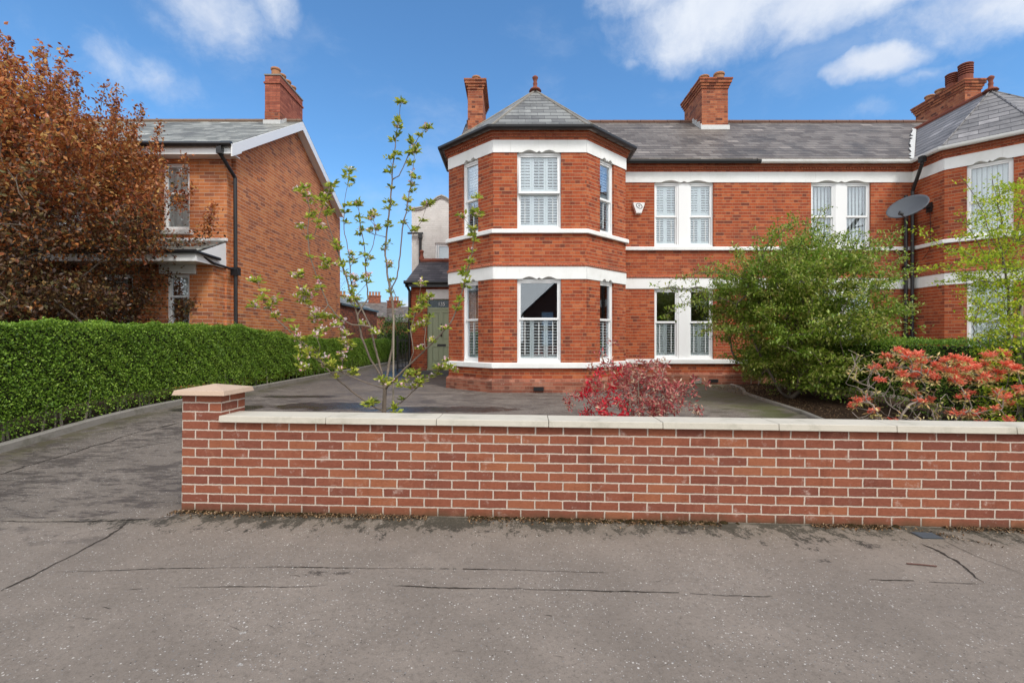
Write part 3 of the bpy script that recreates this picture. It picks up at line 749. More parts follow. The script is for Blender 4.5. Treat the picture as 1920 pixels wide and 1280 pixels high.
LV = dict(g=.2, s0=.79, s1=.909, l0=2.775, l1=3.055, f0=3.785, f1=3.88, t0=5.59, t1=5.866, top=6.06)
YR = 12.74
def bayhouse(root, path, winspec, gut_mat, slate_main, slate_bay, bc, right_end, left_end, shutters, pipes):
    segs = [Frame(a, b) for a, b in zip(path, path[1:])]
    mb = MB(); bl = MB(); bu = MB()
    for i, F in enumerate(segs):
        ops = []; wins = winspec.get(i, [])
        for w in wins: ops += [(w['u'][0], w['u'][1], LV['s1'], LV['l0']+.07), (w['u'][0], w['u'][1], LV['f1'], LV['t0']+.07)]
        wall_seg(mb, F, LV['g'], LV['top'], ops)
        bo = [(w['u'][0]+.03, w['u'][1]-.03) for w in wins]
        band(bl, F, LV['l0'], LV['l1'], bo); band(bu, F, LV['t0'], LV['t1'], bo)
        for w in wins:
            a, b = w['u']
            lights = [(a, b)] if w['k'] != 'double' else [(a, (a+b)/2-.13), ((a+b)/2+.13, b)]
            n = {'front': 3, 'side': 1, 'double': 2}[w['k']]
            if shutters:
                side = w['k'] == 'side'
                window(root, F, lights, LV['s1'], LV['l0'], 1.885, dict(n=n, tiers=[(LV['s1']+.05, 1.90)]), tilts=(16, 18, 15) if w['k'] == 'front' else ((18,) if side else (52, 12, 46, 42)),
                       curtain=[(.0, .45)] if side else None)
                window(root, F, lights, LV['f1'], LV['t0'], 4.70, dict(n=n, tiers=[(LV['f1']+.05, 4.70), (4.72, LV['t0']-.05)]),
                       openup=.07 if w['k'] == 'front' else 0, tilts=(32, 34, 32, 55, 38, 42) if w['k'] == 'front' else ((32, 45) if side else (36, 34, 55, 44, 34, 36, 55, 46)))
            else:
                window(root, F, lights, LV['s1'], LV['l0'], 1.885, None, blinds=-24)
                window(root, F, lights, LV['f1'], LV['t0'], 4.70, None, blinds=-22 if w['k'] == 'double' else 34)
    # back, sides, inner floors
    xl, xr = left_end, right_end
    if xl is not None:
        wall_seg(mb, Frame((xl, 20), (xl, path[0][1])), LV['g'], LV['top'], [])
        mb.quad((xl, 12.45, LV['top']), (xl, 16.2, 8.72), (xl, 20, LV['top']))
    else: xl = path[0][0]
    mb.quad((xr, 20, LV['g']), (xl, 20, LV['g']), (xl, 20, LV['top']), (xr, 20, LV['top']))
    mb.quad((path[-1][0], path[-1][1], LV['g']), (xr, 20, LV['g']), (xr, 20, LV['top']), (path[-1][0], path[-1][1], LV['top']), mi=1)
    wb = mb.build('wall', [M['brick'], M['room']], root)
    bl.build('lintel_band', M['band'], root); bu.build('lintel_band', M['band'], root)
    fl = MB()
    poly = [Vector(p) for p in path]
    for z in (.45, 3.25, 5.95):
        fl.quad((xl+.3, 13.05, z), (xr-.1, 13.05, z), (xr-.1, 19.8, z), (xl+.3, 19.8, z))
        fl.quad((bc-1.85, 13.05, z), (bc-1.85, 11.95, z), (bc-.88, 11.0, z), (bc+.88, 11.0, z), (bc+1.85, 11.95, z), (bc+1.85, 13.05, z))
    fl.quad((xl+.3, 15.6, .4), (xr-.1, 15.6, .4), (xr-.1, 15.6, 6), (xl+.3, 15.6, 6))
    fl.build('interior', M['room'], root)
    for z0, z1 in ((LV['s0'], LV['s1']), (LV['f0'], LV['f1'])):
        s = MB(); s.sweep(path, [(-.03, z0), (.07, z0), (.075, z0+.01), (.075, z1-.012), (.06, z1), (-.10, z1+.006), (-.10, z1-.03), (-.03, z1-.03)]); s.build('sill_band', M['band'], root)
    s = MB(); s.sweep(path, [(-.02, 0.1), (.065, .1), (.065, .49), (.0, .56), (-.02, .56)]); s.build('plinth', M['plinth'], root)
    # moulded brick string above the ground floor band, corbelled cornice
    s = MB(); s.sweep(path, [(-.02, LV['l1']+.001), (.028, LV['l1']+.001), (.034, LV['l1']+.03), (.022, LV['l1']+.062), (.0, LV['l1']+.078), (-.02, LV['l1']+.078)])
    dn = MB(); dn.sweep(path, [(-.02, 5.868), (.022, 5.868), (.022, 5.92), (.045, 5.922), (.045, 5.97), (.075, 5.975), (.075, 6.01), (.10, 6.02), (.10, 6.085), (-.02, 6.085)])
    for F in segs:
        n = int(F.L/.075)
        for k in range(n):
            u = F.L*(k+.5)/n
            dn.fbox(F, u-.02, u+.02, .03, .064, 5.925, 5.966); s.fbox(F, u-.018, u+.018, .02, .044, LV['l1']+.012, LV['l1']+.05)
    s.build('string_course', M['brick_fat'], root); dn.build('cornice', M['brick_fat'], root)
    # gutters
    g = MB(); gp = [(path[0][0], max(path[0][1], 12.5))]+[p for p in path[1:]] if False else path
    gprof = [(.10+.06+.055*math.cos(a), 6.075+.055*math.sin(a)) for a in [R(x) for x in range(180, 361, 22)]]
    gprof += [(.205, 6.075), (.165, 6.075)]
    gprof = [(.13, 6.105)]+[(.20+.055*math.cos(R(x)), 6.09+.062*math.sin(R(x))) for x in range(200, 361, 20)]+[(.257, 6.116), (.13, 6.116)]
    g.sweep(path, gprof); 
    gm = g.build('gutter', gut_mat, root)
    return wb

def bayroof(root, c, mat, hip, ridge, finial=True):
    ez = 6.10; A = Vector((c, 12.84, 8.08)); B = Vector((c, 15.2, 8.08)); mb = MB()
    Fl, Fr = Vector((c-1.106, 10.54, ez)), Vector((c+1.106, 10.54, ez)); El, Er = Vector((c-2.335, 11.734, ez)), Vector((c+2.335, 11.734, ez))
    Vl, Vr = Vector((c-2.335, 12.48, ez)), Vector((c+2.335, 12.48, ez))
    mb.quad(Fl, Fr, A); mb.quad(El, Fl, A); mb.quad(Fr, Er, A); mb.quad(Vl, El, A, B); mb.quad(Er, Vr, B, A)
    dn = Vector((0, 0, -.05))
    for a, b in ((Fl, Fr), (El, Fl), (Fr, Er), (Vl, El), (Er, Vr)): mb.quad(b, a, a+dn, b+dn)
    mb.quad(Fl+dn, El+dn, Vl+dn, Vr+dn, Er+dn, Fr+dn)
    r = mb.build('bay_roof', mat, root)
    h = MB()
    up = Vector((0, 0, .015))
    for e in (Fl, Fr, El, Er): h.tube(e+up*.3, A+up*.3, .024, .024, 6)
    h.build('hip_tiles', M['ridge'] if False else M['kerb'] if c < 5 else M['slate_new'], r)
    h = MB(); h.tube(A+Vector((0, 0, .01)), B+Vector((0, .15, .01)), .07, .07, 8); h.build('ridge_tiles', ridge, r)
    if finial:
        f = MB(); f.lathe(A+Vector((0, 0, -.02)), [(.17, 0), (.13, .06), (.06, .09), (.05, .16), (.062, .2), (.045, .25), (.055, .3), (.075, .34), (.08, .37), (.05, .4), (.02, .42)], 12)
        f.build('finial', M['redtile'], r, smooth=True)
    return r

def mainroof(root, x0, x1, mat, bc, ridgemat):
    ez, ry, rz = 6.10, 16.2, 8.75; mb = MB(); sl = (rz-ez)/(ry-12.45)
    # front slope minus nothing (the bay roof sits over it), rear slope
    n = 12
    for k in range(n):
        a = x0+(x1-x0)*k/n; b = x0+(x1-x0)*(k+1)/n
        mb.quad((a, 12.55, ez+.07), (b, 12.55, ez+.07), (b, ry, rz), (a, ry, rz)); mb.quad((b, 20.2, ez), (a, 20.2, ez), (a, ry, rz), (b, ry, rz))
    mb.quad((x0, 12.55, ez-.03), (x1, 12.55, ez-.03), (x1, 12.55, ez+.07), (x0, 12.55, ez+.07))
    mb.quad((x0, 12.45, ez-.06), (x0, 12.45, ez), (x0, ry, rz), (x0, 20.2, ez), (x0, 20.2, ez-.06), (x0, ry, rz-.08))
    r = mb.build('roof', mat, root)
    h = MB(); k = x0
    while k < x1-.05: h.tube((k, ry, rz+.0), (min(k+.44, x1), ry, rz+.0), .085, .08, 8); k += .45
    h.build('ridge_tiles', ridgemat, r)
    return r

def chimney(root, x0, x1, y0, y1, zb, zt, pots, mat=None, cap=.09, style='flare', potmat=None):
    mat = mat or M['brick_chim']; c = MB(); c.box(x0, x1, y0, y1, zb, zt-.3 if style == 'flare' else zt-.25)
    if style == 'flare':
        for k, (o, a, b) in enumerate(((.025, .30, .22), (.055, .22, .14), (.09, .14, .05), (.115, .05, .0))):
            c.box(x0-o, x1+o, y0-o, y1+o, zt-a, zt-b)
    else:
        c.box(x0-.03, x1+.03, y0-.03, y1+.03, zt-.25, zt-.2); c.box(x0, x1, y0, y1, zt-.2, zt)
    ch = c.build('chimney', mat, root)
    f = MB(); f.box(x0-.02, x1+.02, y0-.05, y0+.0, zb, zb+.32); f.box(x0-.045, x0, y0, y0+.55, zb, zb+.62) if False else None
    if len(f.v): pass
    cm = MB(); cm.box(x0-.02, x1+.02, y0-.02, y1+.02, zt, zt+.04); cm.build('chimney_flaunching', M['kerb'], ch)
    for i, (px, py, r, h, kind) in enumerate(pots):
        p = MB()
        if kind == 'plain': p.lathe((px, py, zt+.02), [(r*.95, 0), (r*.85, .04), (r*.82, h*.75), (r*.98, h*.8), (r, h*.93), (r*.9, h)], 14)
        else:
            p.lathe((px, py, zt+.02), [(r, 0), (r, h*.4)], 14)
            for q in range(4): p.lathe((px, py, zt+.02+h*(.45+.12*q)), [(r*.8, 0), (r*1.05, .0), (r*1.05, h*.06), (r*.8, h*.07)], 14)
            p.lathe((px, py, zt+.02+h*.4), [(r*.7, 0), (r*.7, h*.5)], 10)
            p.lathe((px, py, zt+.02+h*.92), [(r*1.05, 0), (r*1.1, h*.06), (r*.9, h*.1)], 14)
        p.build('chimney_pot', potmat[i] if potmat else M['terracotta'], ch, smooth=False)
    return ch

# left half of the pair
C1, C2, XP = .62, 12.805, 6.5
H1 = empty('semi_detached_house', (C1, 12, .25), 'red brick semi-detached house with shuttered sash windows, black gutter and a sage green door', 'house', 'pair of bay-fronted brick houses')
HI = Matrix.Translation(-Vector((C1, 12, .25)))
hb, fb = 2.175, 1.04
path1 = [(C1-hb, 13.2), (C1-hb, 11.8), (C1-fb, 10.7), (C1+fb, 10.7), (C1+hb, 11.8), (C1+hb, YR), (XP, YR)]
sd_ = dict(k='side', u=(.50, 1.06)); fu = (.535, 1.515)
bayhouse(H1, path1, {1: [dict(k='side', u=(1.58-1.06, 1.58-.50))], 2: [dict(k='front', u=fu)], 3: [dict(k='side', u=(.51, 1.07))],
                     5: [dict(k='double', u=(3.78-C1-hb, 5.35-C1-hb))]}, M['blackm'], None, None, C1, XP, C1-hb, True, None)
mainroof(H1, C1-hb+.03, XP-.1, M['slate'], C1, M['ridge'])
bayroof(H1, C1, M['slate_bay'], M['slate_bay'], M['redtile'])
chimney(H1, -1.42, -.93, 15.4, 17.1, 7.5, 9.75, [(-1.17, 15.75, .15, .26, 'plain'), (-1.17, 16.6, .15, .26, 'plain')])
cm_ = chimney(H1, 6.09, 6.93, 15.4, 16.95, 7.5, 9.78, [(6.3, 15.75, .17, .25, 'plain'), (6.78, 15.72, .18, .33, 'plain'), (6.3, 16.5, .17, .25, 'plain'), (6.78, 16.5, .18, .33, 'plain')])
fl = MB(); fl.hexa([(6.05, 15.34, 8.08), (6.97, 15.34, 8.08), (6.97, 15.42, 8.08), (6.05, 15.42, 8.08), (6.05, 15.37, 8.30), (6.97, 15.37, 8.30), (6.97, 15.40, 8.30), (6.05, 15.40, 8.30)])
rr = random.Random(8)
for k in range(6):
    y = 15.4+k*.13; z = 6.10+.7067*(y-12.45); fl.box(6.055, 6.085, y, y+.125, z-.05, z+.16+rr.random()*.05)
fl.build('flashing', M['lead'], cm_)
# right half
H2 = empty('semi_detached_house', (C2, 12, .25), 'red brick semi-detached house on the right with vertical blinds and white gutter', 'house', 'pair of bay-fronted brick houses')
path2 = [(XP, YR), (C2-hb, YR), (C2-hb, 11.8), (C2-fb, 10.7), (C2+fb, 10.7), (C2+hb, 11.8), (C2+hb, 13.2), (17.5, 13.2)]
bayhouse(H2, path2, {0: [dict(k='double', u=(7.94-XP, 9.53-XP))], 2: [dict(k='side', u=(.40, 1.18))], 3: [dict(k='front', u=fu)], 4: [dict(k='side', u=(.5, 1.06))]},
         M['whiteg'], None, None, C2, 17.5, None, False, None)
mainroof(H2, XP-.098, 17.6, M['slate'], C2, M['ridge'])
bayroof(H2, C2, M['slate_new'], M['slate_new'], M['redtile'])
chimney(H2, 14.72, 15.25, 15.6, 17.5, 7.5, 9.86, [(14.98, 15.85, .19, .62, 'louvre'), (14.98, 16.32, .19, .55, 'louvre'), (14.98, 16.78, .17, .27, 'plain'), (14.98, 17.2, .17, .27, 'plain')],
        potmat=[M['redtile'], M['redtile'], M['terracotta'], M['terracotta']])
fl = MB(); rr = random.Random(3); V0 = Vector((C2-2.335, 12.50, 6.13)); V1 = Vector((C2-.05, 15.14, 8.06)); row = []
for k in range(41):
    c = V0.lerp(V1, k/40); wl_ = .07+rr.random()*.10; wr_ = .03+rr.random()*.03
    row.append((c+Vector((-wl_, -.0, .02+rr.uniform(0, .012))), c+Vector((0, 0, .005)), c+Vector((.0, wr_+.06, .02))+Vector((wr_, 0, .035))))
for A_, B_ in zip(row, row[1:]):
    fl.quad(A_[0], A_[1], B_[1], B_[0]); fl.quad(A_[1], A_[2], B_[2], B_[1])
fl.build('valley_flashing', M['lead'], H2)
# downpipes in the corner of the right house
dp = MB(); pr = .036
dp.path([(10.36, 12.12, 6.04), (10.37, 12.14, 5.86), (10.50, 12.58, 5.32), (10.50, 12.60, .3)], .042, 10)
dp.box(10.30, 10.42, 12.06, 12.18, 5.9, 6.05)
dp.build('downpipe', M['blackm'], H2, smooth=False)
dp = MB(); dp.path([(10.37, 12.64, 5.22), (10.37, 12.64, .3)], .045, 10)
for z in (1.5, 3.3, 4.9):
    dp.box(10.31, 10.57, 12.58, 12.70, z, z+.05)
dp.build('soil_pipe', M['blackm'], H2)

def reloc(root):   # keep children in world coordinates although the empty stands at the thing's base
    inv = Matrix.Translation(-root.location)
    for ch in root.children: ch.matrix_parent_inverse = inv
# air bricks and vents of the left house
ab = MB(); ab.box(1.0-.52+.0, 1.0-.52+.22, 10.59, 10.64, .29, .38)
for k in range(3): ab.box(.485, .695, 10.583, 10.59, .30+.028*k, .312+.028*k)
ab.build('air_vent', M['blackm'], H1)
ab = MB(); ab.box(5.2, 5.43, 12.63, 12.68, .30, .38); ab.build('air_vent', M['blackm'], H1)
ab = MB(); ab.box(4.78, 4.98, 12.61, 12.68, .27, .42); ab.build('vent_cover', M['kerb'], H1)

# porch with the green door
pch = MB(); FP = Frame((-3.37, 16.0), (C1-hb, 16.0)); 
wall_seg(pch, FP, .2, 3.32, [(.54, 1.47, .42, 2.78)], dep=.15)
wall_seg(pch, Frame((-3.37, 19.9), (-3.37, 16.0)), .2, 3.32, [])
pw = pch.build('porch', [M['brick'], M['room']], H1)
s = MB(); s.box(-2.86, C1-hb-.002, 15.965, 15.998, 2.78, 3.10); s.build('porch_lintel', M['band'], pw)
s = MB(); s.box(-3.43, -2.84, 15.93, 15.998, .15, .50); s.build('porch_plinth', M['plinth'], pw)
pr_ = MB(); xa, xb = -3.5, C1-hb-.01
pr_.quad((xa, 15.78, 3.36), (xb, 15.78, 3.36), (xb, 17.8, 4.33), (xa+.12, 17.8, 4.33)); pr_.quad((xb, 19.9, 3.36), (xa, 19.9, 3.36), (xa+.12, 17.8, 4.33), (xb, 17.8, 4.33))
pr_.quad((xa, 19.9, 3.36), (xa, 15.78, 3.36), (xa+.12, 17.8, 4.33)); pr_.quad((xa, 15.78, 3.30), (xb, 15.78, 3.30), (xb, 15.78, 3.36), (xa, 15.78, 3.36))
prf = pr_.build('porch_roof', M['slate_porch'], pw)
rt = MB(); k = xa+.12
while k < xb-.1: rt.tube((k, 17.8, 4.34), (min(k+.42, xb), 17.8, 4.34), .1, .09, 8); k += .43
rt.lathe((xa+.15, 17.8, 4.38), [(.1, 0), (.09, .1), (.06, .14), (.06, .25), (.09, .3), (.06, .36)], 10)
rt.build('porch_ridge_tiles', M['redtile'], pw)
gt = MB(); gt.tube((xa-.05, 15.74, 3.31), (xb, 15.74, 3.31), .06, .06, 10); gt.box(xa-.02, xb, 15.80, 15.83, 3.16, 3.30); gt.path([(xa+.02, 15.76, 3.25), (xa+.10, 15.93, 3.05), (xa+.10, 15.93, .3)], .045, 10); gt.build('porch_gutter', M['blackm'], pw)
dr = MB(); u0, u1 = -2.83, -1.90; yd = 16.06
dr.box(u0, u1, yd+.02, yd+.06, .44, 2.44)
dr.box(u0, u0+.05, yd-.01, yd+.08, .44, 2.8); dr.box(u1-.05, u1, yd-.01, yd+.08, .44, 2.8); dr.box(u0+.05, u1-.05, yd-.01, yd+.08, 2.42, 2.50); dr.box(u0+.05, u1-.05, yd-.01, yd+.08, 2.75, 2.8)
dr.box(u0+.05, u1-.05, yd, yd+.02, .46, .60) 
for (a, b, c, d) in ((.05, .17, .46, 2.42), (.41, .52, .46, 2.42), (.76, .88, .46, 2.42)): dr.box(u0+a, u0+b, yd, yd+.02, c+.14 if a else c, d)
for (a, b) in ((.17, .41), (.52, .76)):
    dr.box(u0+a, u0+b, yd, yd+.02, 2.32, 2.42); dr.box(u0+a, u0+b, yd, yd+.02, 1.18, 1.40); dr.box(u0+a, u0+b, yd, yd+.02, .60, .66)
    for (c, d) in ((.71, 1.13), (1.45, 2.27)): dr.box(u0+a+.045, u0+b-.045, yd+.004, yd+.019, c, d)
door = dr.build('door', M['green'], H1, bevel=.004)
s = MB(); s.box(u0+.33, u0+.62, yd-.012, yd, 1.20, 1.28); s.build('letter_box', M['brass'], door)
s = MB(); s.tube((u0+.465, yd-.03, 1.62), (u0+.465, yd, 1.62), .035, .035, 10); s.lathe((u0+.465, yd-.035, 1.52), [(.01, 0), (.03, .03), (.02, .08)], 8); s.build('door_knob', M['brass'], door)
s = MB(); s.box(u0+.45, u0+.48, yd-.035, yd, 1.78, 1.96); s.lathe((u0+.465, yd-.035, 1.74), [(.02, 0), (.03, .02), (.02, .05)], 8); s.build('door_knocker', M['brass'], door)
s = MB(); s.box(u0+.05, u1-.05, yd+.02, yd+.03, 2.50, 2.75); tr_ = s.build('transom_pane', M['glass_dark'], door)
s = MB(); s.box(u0+.05, u1-.05, yd+.05, yd+.06, 2.50, 2.75); s.build('transom_backing', M['ink'], door)
tc = bpy.data.curves.new('house_number', 'FONT'); tc.body = '135'; tc.size = .17; tc.extrude = .003; tc.align_x = 'CENTER'; tc.space_character = .95
to = bpy.data.objects.new('tmp_text', tc); COL.objects.link(to); bpy.context.view_layer.update()
tm = bpy.data.meshes.new_from_object(to.evaluated_get(bpy.context.evaluated_depsgraph_get())); bpy.data.objects.remove(to)
tm.materials.clear(); tm.materials.append(M['upvc']); tm.name = 'house_number'
no = bpy.data.objects.new('house_number', tm); COL.objects.link(no); no.parent = door; no.rotation_euler = (R(90), 0, 0); no.location = (u0+.47, yd+.012, 2.562)
s = MB(); s.box(-2.95, C1-hb-.002, 15.55, 15.998, .2, .42); s.build('doorstep', M['step'], H1, bevel=.01)
s = MB(); s.box(u0, u1, 15.94, 16.05, .42, .46); s.build('threshold', plain('threshold', (.42, .42, .22), .5), H1)

# pale painted rear wing with shaped parapet
gw = MB(); yb = 20.0; xl_, xr_ = -4.18, -1.3
prof = [(xl_, 6.88), (-3.95, 6.88), (-3.72, 6.93), (-3.5, 7.05), (-3.1, 7.33), (-2.93, 7.40), (-2.76, 7.33), (-2.36, 7.05), (-2.1, 6.93), (-1.9, 6.88), (xr_, 6.88)]
op = (-3.2, -2.25, 4.66, 5.46)
for (a, b), (c, d) in zip(prof, prof[1:]):
    gw.quad((a, yb, 5.46), (c, yb, 5.46), (c, yb, d), (a, yb, b))
gw.quad((xl_, yb, .2), (xr_, yb, .2), (xr_, yb, 4.66), (xl_, yb, 4.66)); gw.quad((xl_, yb, 4.66), (op[0], yb, 4.66), (op[0], yb, 5.46), (xl_, yb, 5.46)); gw.quad((op[1], yb, 4.66), (xr_, yb, 4.66), (xr_, yb, 5.46), (op[1], yb, 5.46))
for q in (op[0], op[1]): gw.quad((q, yb, 4.66), (q, yb, 5.46), (q, yb+.3, 5.46), (q, yb+.3, 4.66))
gw.quad((op[0], yb, 5.46), (op[1], yb, 5.46), (op[1], yb+.3, 5.46), (op[0], yb+.3, 5.46)); gw.quad((op[0], yb, 4.66), (op[1], yb, 4.66), (op[1], yb+.3, 4.66), (op[0], yb+.3, 4.66))
gw.quad((xl_, yb+9, .2), (xl_, yb, .2), (xl_, yb, 6.88), (xl_, yb+9, 6.88)); gw.quad((xr_, yb, .2), (xr_, yb+9, .2), (xr_, yb+9, 6.88), (xr_, yb, 6.88))
gw.quad((xl_, yb, 6.7), (xr_, yb, 6.7), (xr_, yb+9, 6.7), (xl_, yb+9, 6.7)); gw.quad((xr_, yb+9, .2), (xl_, yb+9, .2), (xl_, yb+9, 6.88), (xr_, yb+9, 6.88))
wing = gw.build('rear_wing', M['brick_grey'], H1)
s = MB()
for (a, b), (c, d) in zip(prof, prof[1:]):
    for (o, h0, h1) in ((.09, 0, .05), (.05, -.07, 0)):
        s.hexa([(a-(.08 if a == xl_ else 0), yb-o, b+h0), (c, yb-o, d+h0), (c, yb+.25, d+h0), (a, yb+.25, b+h0), (a-(.08 if a == xl_ else 0), yb-o, b+h1), (c, yb-o, d+h1), (c, yb+.25, d+h1), (a, yb+.25, b+h1)])
s.build('parapet_coping', plain('stone_grey', (.50, .48, .42), .8, .2, 5), wing)
F = Frame((op[0], yb), (op[1], yb)); s = MB(); 
for (a, b, c, d) in ((0, .07, 4.66, 5.46), (.88, .95, 4.66, 5.46), (.07, .88, 4.66, 4.74), (.07, .88, 5.39, 5.46), (.1, .14, 4.74, 5.39), (.82, .85, 4.74, 5.39), (.14, .82, 4.76, 4.80), (.14, .82, 5.33, 5.37)): s.fbox(F, a, b, -.13, -.06, c, d)
w_ = s.build('window', M['upvc'], wing); s = MB(); s.fbox(F, .07, .88, -.1, -.095, 4.7, 5.4); s.build('pane', M['glass'], w_); s = MB()
for k in range(22): s.fbox(F, .07, .88, -.2, -.185, 4.70+k*.032, 4.722+k*.032)
s.build('blind', M['shutter'], w_)
s = MB(); s.fbox(F, -.06, 1.0, -.1, .05, 4.58, 4.655); s.build('window_sill', M['band'], w_)
s = MB(); s.box(-4.32, -3.68, 19.83, 19.93, 5.80, 5.86); s.path([(-3.80, 19.9, 5.83), (-3.80, 19.9, 4.0)], .055, 10); s.box(-3.88, -3.72, 19.82, 19.98, 5.62, 5.80); s.build('drainpipe', M['blackm'], wing)

# ------------------------------------------------------------------ neighbour on the left
H3 = empty('gable_end_house', (-8, 12, .28), 'orange brick detached house on the left with a white gable bargeboard and canopy bay', 'house')
XG = -6.93
mb = MB()
FA = Frame((-17, 11.85), (-7.04, 11.85)); wall_seg(mb, FA, .2, 6.05, [(17-8.62, 17-7.96, 4.12, 5.78), (17-11.5, 17-10.6, 4.12, 5.78)])
wall_seg(mb, Frame((-7.04, 11.85), (-7.04, 12.05)), .2, 6.05, []); wall_seg(mb, Frame((-7.04, 12.05), (XG, 12.05)), .2, 6.2, [])
mb.quad((XG, 12.05, .2), (XG, 19.35, .2), (XG, 19.35, 6.30), (XG, 15.34, 8.30), (XG, 12.05, 6.33))
mb.quad((XG, 19.35, .2), (-17, 19.35, .2), (-17, 19.35, 6.2), (XG, 19.35, 6.2)); mb.quad((-17, 19.35, .2), (-17, 11.85, .2), (-17, 11.85, 6.1), (-17, 15.34, 8.3), (-17, 19.35, 6.2), mi=0)
mb.build('wall', [M['brick_nb'], M['room']], H3)
s = MB(); s.quad((-16.8, 13.9, .2), (-7.2, 13.9, .2), (-7.2, 13.9, 6), (-16.8, 13.9, 6)); s.quad((-16.8, 11.9, 3.6), (-7.2, 11.9, 3.6), (-7.2, 19, 3.6), (-16.8, 19, 3.6)); s.build('interior', M['room'], H3)
s = MB()   # missing / vent bricks on the gable
for (y, z) in ((13.05, 5.75), (14.9, 5.9), (17.1, 4.6), (18.2, 3.9)): s.box(XG, XG+.006, y, y+.16, z, z+.09)
s.build('vent_brick', M['plinth'], H3)
xo = -6.68; rm = MB()
fe, rd, be = (11.52, 6.13), (15.34, 8.39), (19.05, 6.52)
for x0_, x1_ in ((-17.2, xo-.03),):
    rm.hexa([(x0_, fe[0], fe[1]-.04), (x1_, fe[0], fe[1]-.04), (x1_, rd[0], rd[1]-.04), (x0_, rd[0], rd[1]-.04), (x0_, fe[0], fe[1]), (x1_, fe[0], fe[1]), (x1_, rd[0], rd[1]), (x0_, rd[0], rd[1])])
    rm.hexa([(x0_, rd[0], rd[1]-.04), (x1_, rd[0], rd[1]-.04), (x1_, be[0], be[1]-.04), (x0_, be[0], be[1]-.04), (x0_, rd[0], rd[1]), (x1_, rd[0], rd[1]), (x1_, be[0], be[1]), (x0_, be[0], be[1])])
rf3 = rm.build('roof', M['slate_nb'], H3)
s = MB(); k = -17.2
while k < xo-.1: s.tube((k, rd[0], rd[1]+.0), (min(k+.44, xo-.04), rd[0], rd[1]+.0), .085, .08, 8); k += .45
s.build('ridge_tiles', plain('old_ridge', (.22, .15, .11), .9, .3, 6), rf3)
s = MB()
dep = .27
for (a, b) in ((fe, rd), (rd, be)):
    s.hexa([(xo-.03, a[0], a[1]-dep), (xo, a[0], a[1]-dep), (xo, b[0], b[1]-dep), (xo-.03, b[0], b[1]-dep), (xo-.03, a[0], a[1]-.01), (xo, a[0], a[1]-.01), (xo, b[0], b[1]-.01), (xo-.03, b[0], b[1]-.01)])
    s.hexa([(XG, a[0], a[1]-dep+.03), (xo-.03, a[0], a[1]-dep+.03), (xo-.03, b[0], b[1]-dep+.03), (XG, b[0], b[1]-dep+.03), (XG, a[0], a[1]-dep+.045), (xo-.03, a[0], a[1]-dep+.045), (xo-.03, b[0], b[1]-dep+.045), (XG, b[0], b[1]-dep+.045)])
s.hexa([(xo-.028, fe[0]-.06, 5.80), (xo-.001, fe[0]-.06, 5.80), (xo-.001, fe[0]+.35, 6.03), (xo-.028, fe[0]+.35, 6.03), (xo-.028, fe[0]-.06, 6.1), (xo-.001, fe[0]-.06, 6.1), (xo-.001, fe[0]+.35, 6.1), (xo-.028, fe[0]+.35, 6.1)])
s.build('bargeboard', M['upvc'], H3)
s = MB(); s.tube((xo-.03, rd[0], rd[1]+.02), (xo-.03, be[0], be[1]+.02), .022, .022, 6); s.build('verge_trim', M['blackm'], H3)
s = MB(); s.box(-17.2, xo-.032, fe[0]+.02, fe[0]+.045, 5.88, 6.09); s.box(-17.2, xo-.032, fe[0]+.045, 11.85, 5.88, 5.90); s.build('fascia', M['upvc'], H3)
s = MB(); s.tube((-17.2, fe[0]-.05, 6.10), (xo-.02, fe[0]-.05, 6.10), .058, .058, 10); s.build('gutter', M['blackm'], H3)
s = MB(); s.path([(-6.98, 11.47, 6.05), (-6.98, 11.50, 5.86), (-6.88, 11.93, 5.44), (-6.88, 11.97, .4)], .045, 10); s.box(-7.04, -6.92, 11.41, 11.53, 5.86, 6.02)
s.box(-6.97, -6.79, 11.88, 12.02, 3.02, 3.22); s.path([(-7.08, 10.95, 3.33), (-7.02, 11.3, 3.22), (-6.90, 11.85, 3.16)], .03, 8); s.build('downpipe', M['blackm'], H3)
FW = Frame((-17, 11.85), (-7.04, 11.85))
window(H3, FW, [(17-8.62, 17-7.96)], 4.12, 5.78, 5.05, None, curtain=[(0, 1)], sillh=.07)
window(H3, FW, [(17-11.5, 17-10.6)], 4.12, 5.78, 5.05, None, curtain=[(0, 1)], sillh=.07)
s = MB(); s.box(-8.72, -7.86, 11.76, 11.9, 4.02, 4.115); s.box(-11.6, -10.5, 11.76, 11.9, 4.02, 4.115); s.build('window_sill', M['band'], H3)
# ground floor canopy bay
mb = MB(); FB = Frame((-10.2, 11.4), (-7.09, 11.4)); lo = (10.2-8.2, 10.2-7.66, .95, 2.98); lo2 = (.5, 1.2, .95, 2.98)
wall_seg(mb, FB, .2, 3.3, [lo, lo2]); wall_seg(mb, Frame((-7.09, 11.4), (-7.09, 11.849)), .2, 3.3, []); wall_seg(mb, Frame((-10.2, 11.849), (-10.2, 11.4)), .2, 3.3, [])
bw_ = mb.build('bay', [M['brick_nb'], M['room']], H3)
window(H3, FB, [(lo[0], lo[1])], .95, 2.98, 2.45, None, curtain=[(.5, 1.0)]); window(H3, FB, [(lo2[0], lo2[1])], .95, 2.98, 2.45, None, curtain=[(0, .6)])
s = MB(); s.box(-8.35, -7.5, 11.35, 11.398, 2.985, 3.24); s.build('lintel_board', M['upvc'], bw_)
s = MB(); cy = 10.74; xc = -7.05
s.hexa([(-11, cy, 3.39), (xc-.02, cy, 3.39), (xc-.02, 11.85, 3.83), (-11, 11.85, 3.83), (-11, cy, 3.42), (xc-.02, cy, 3.42), (xc-.02, 11.85, 3.87), (-11, 11.85, 3.87)])
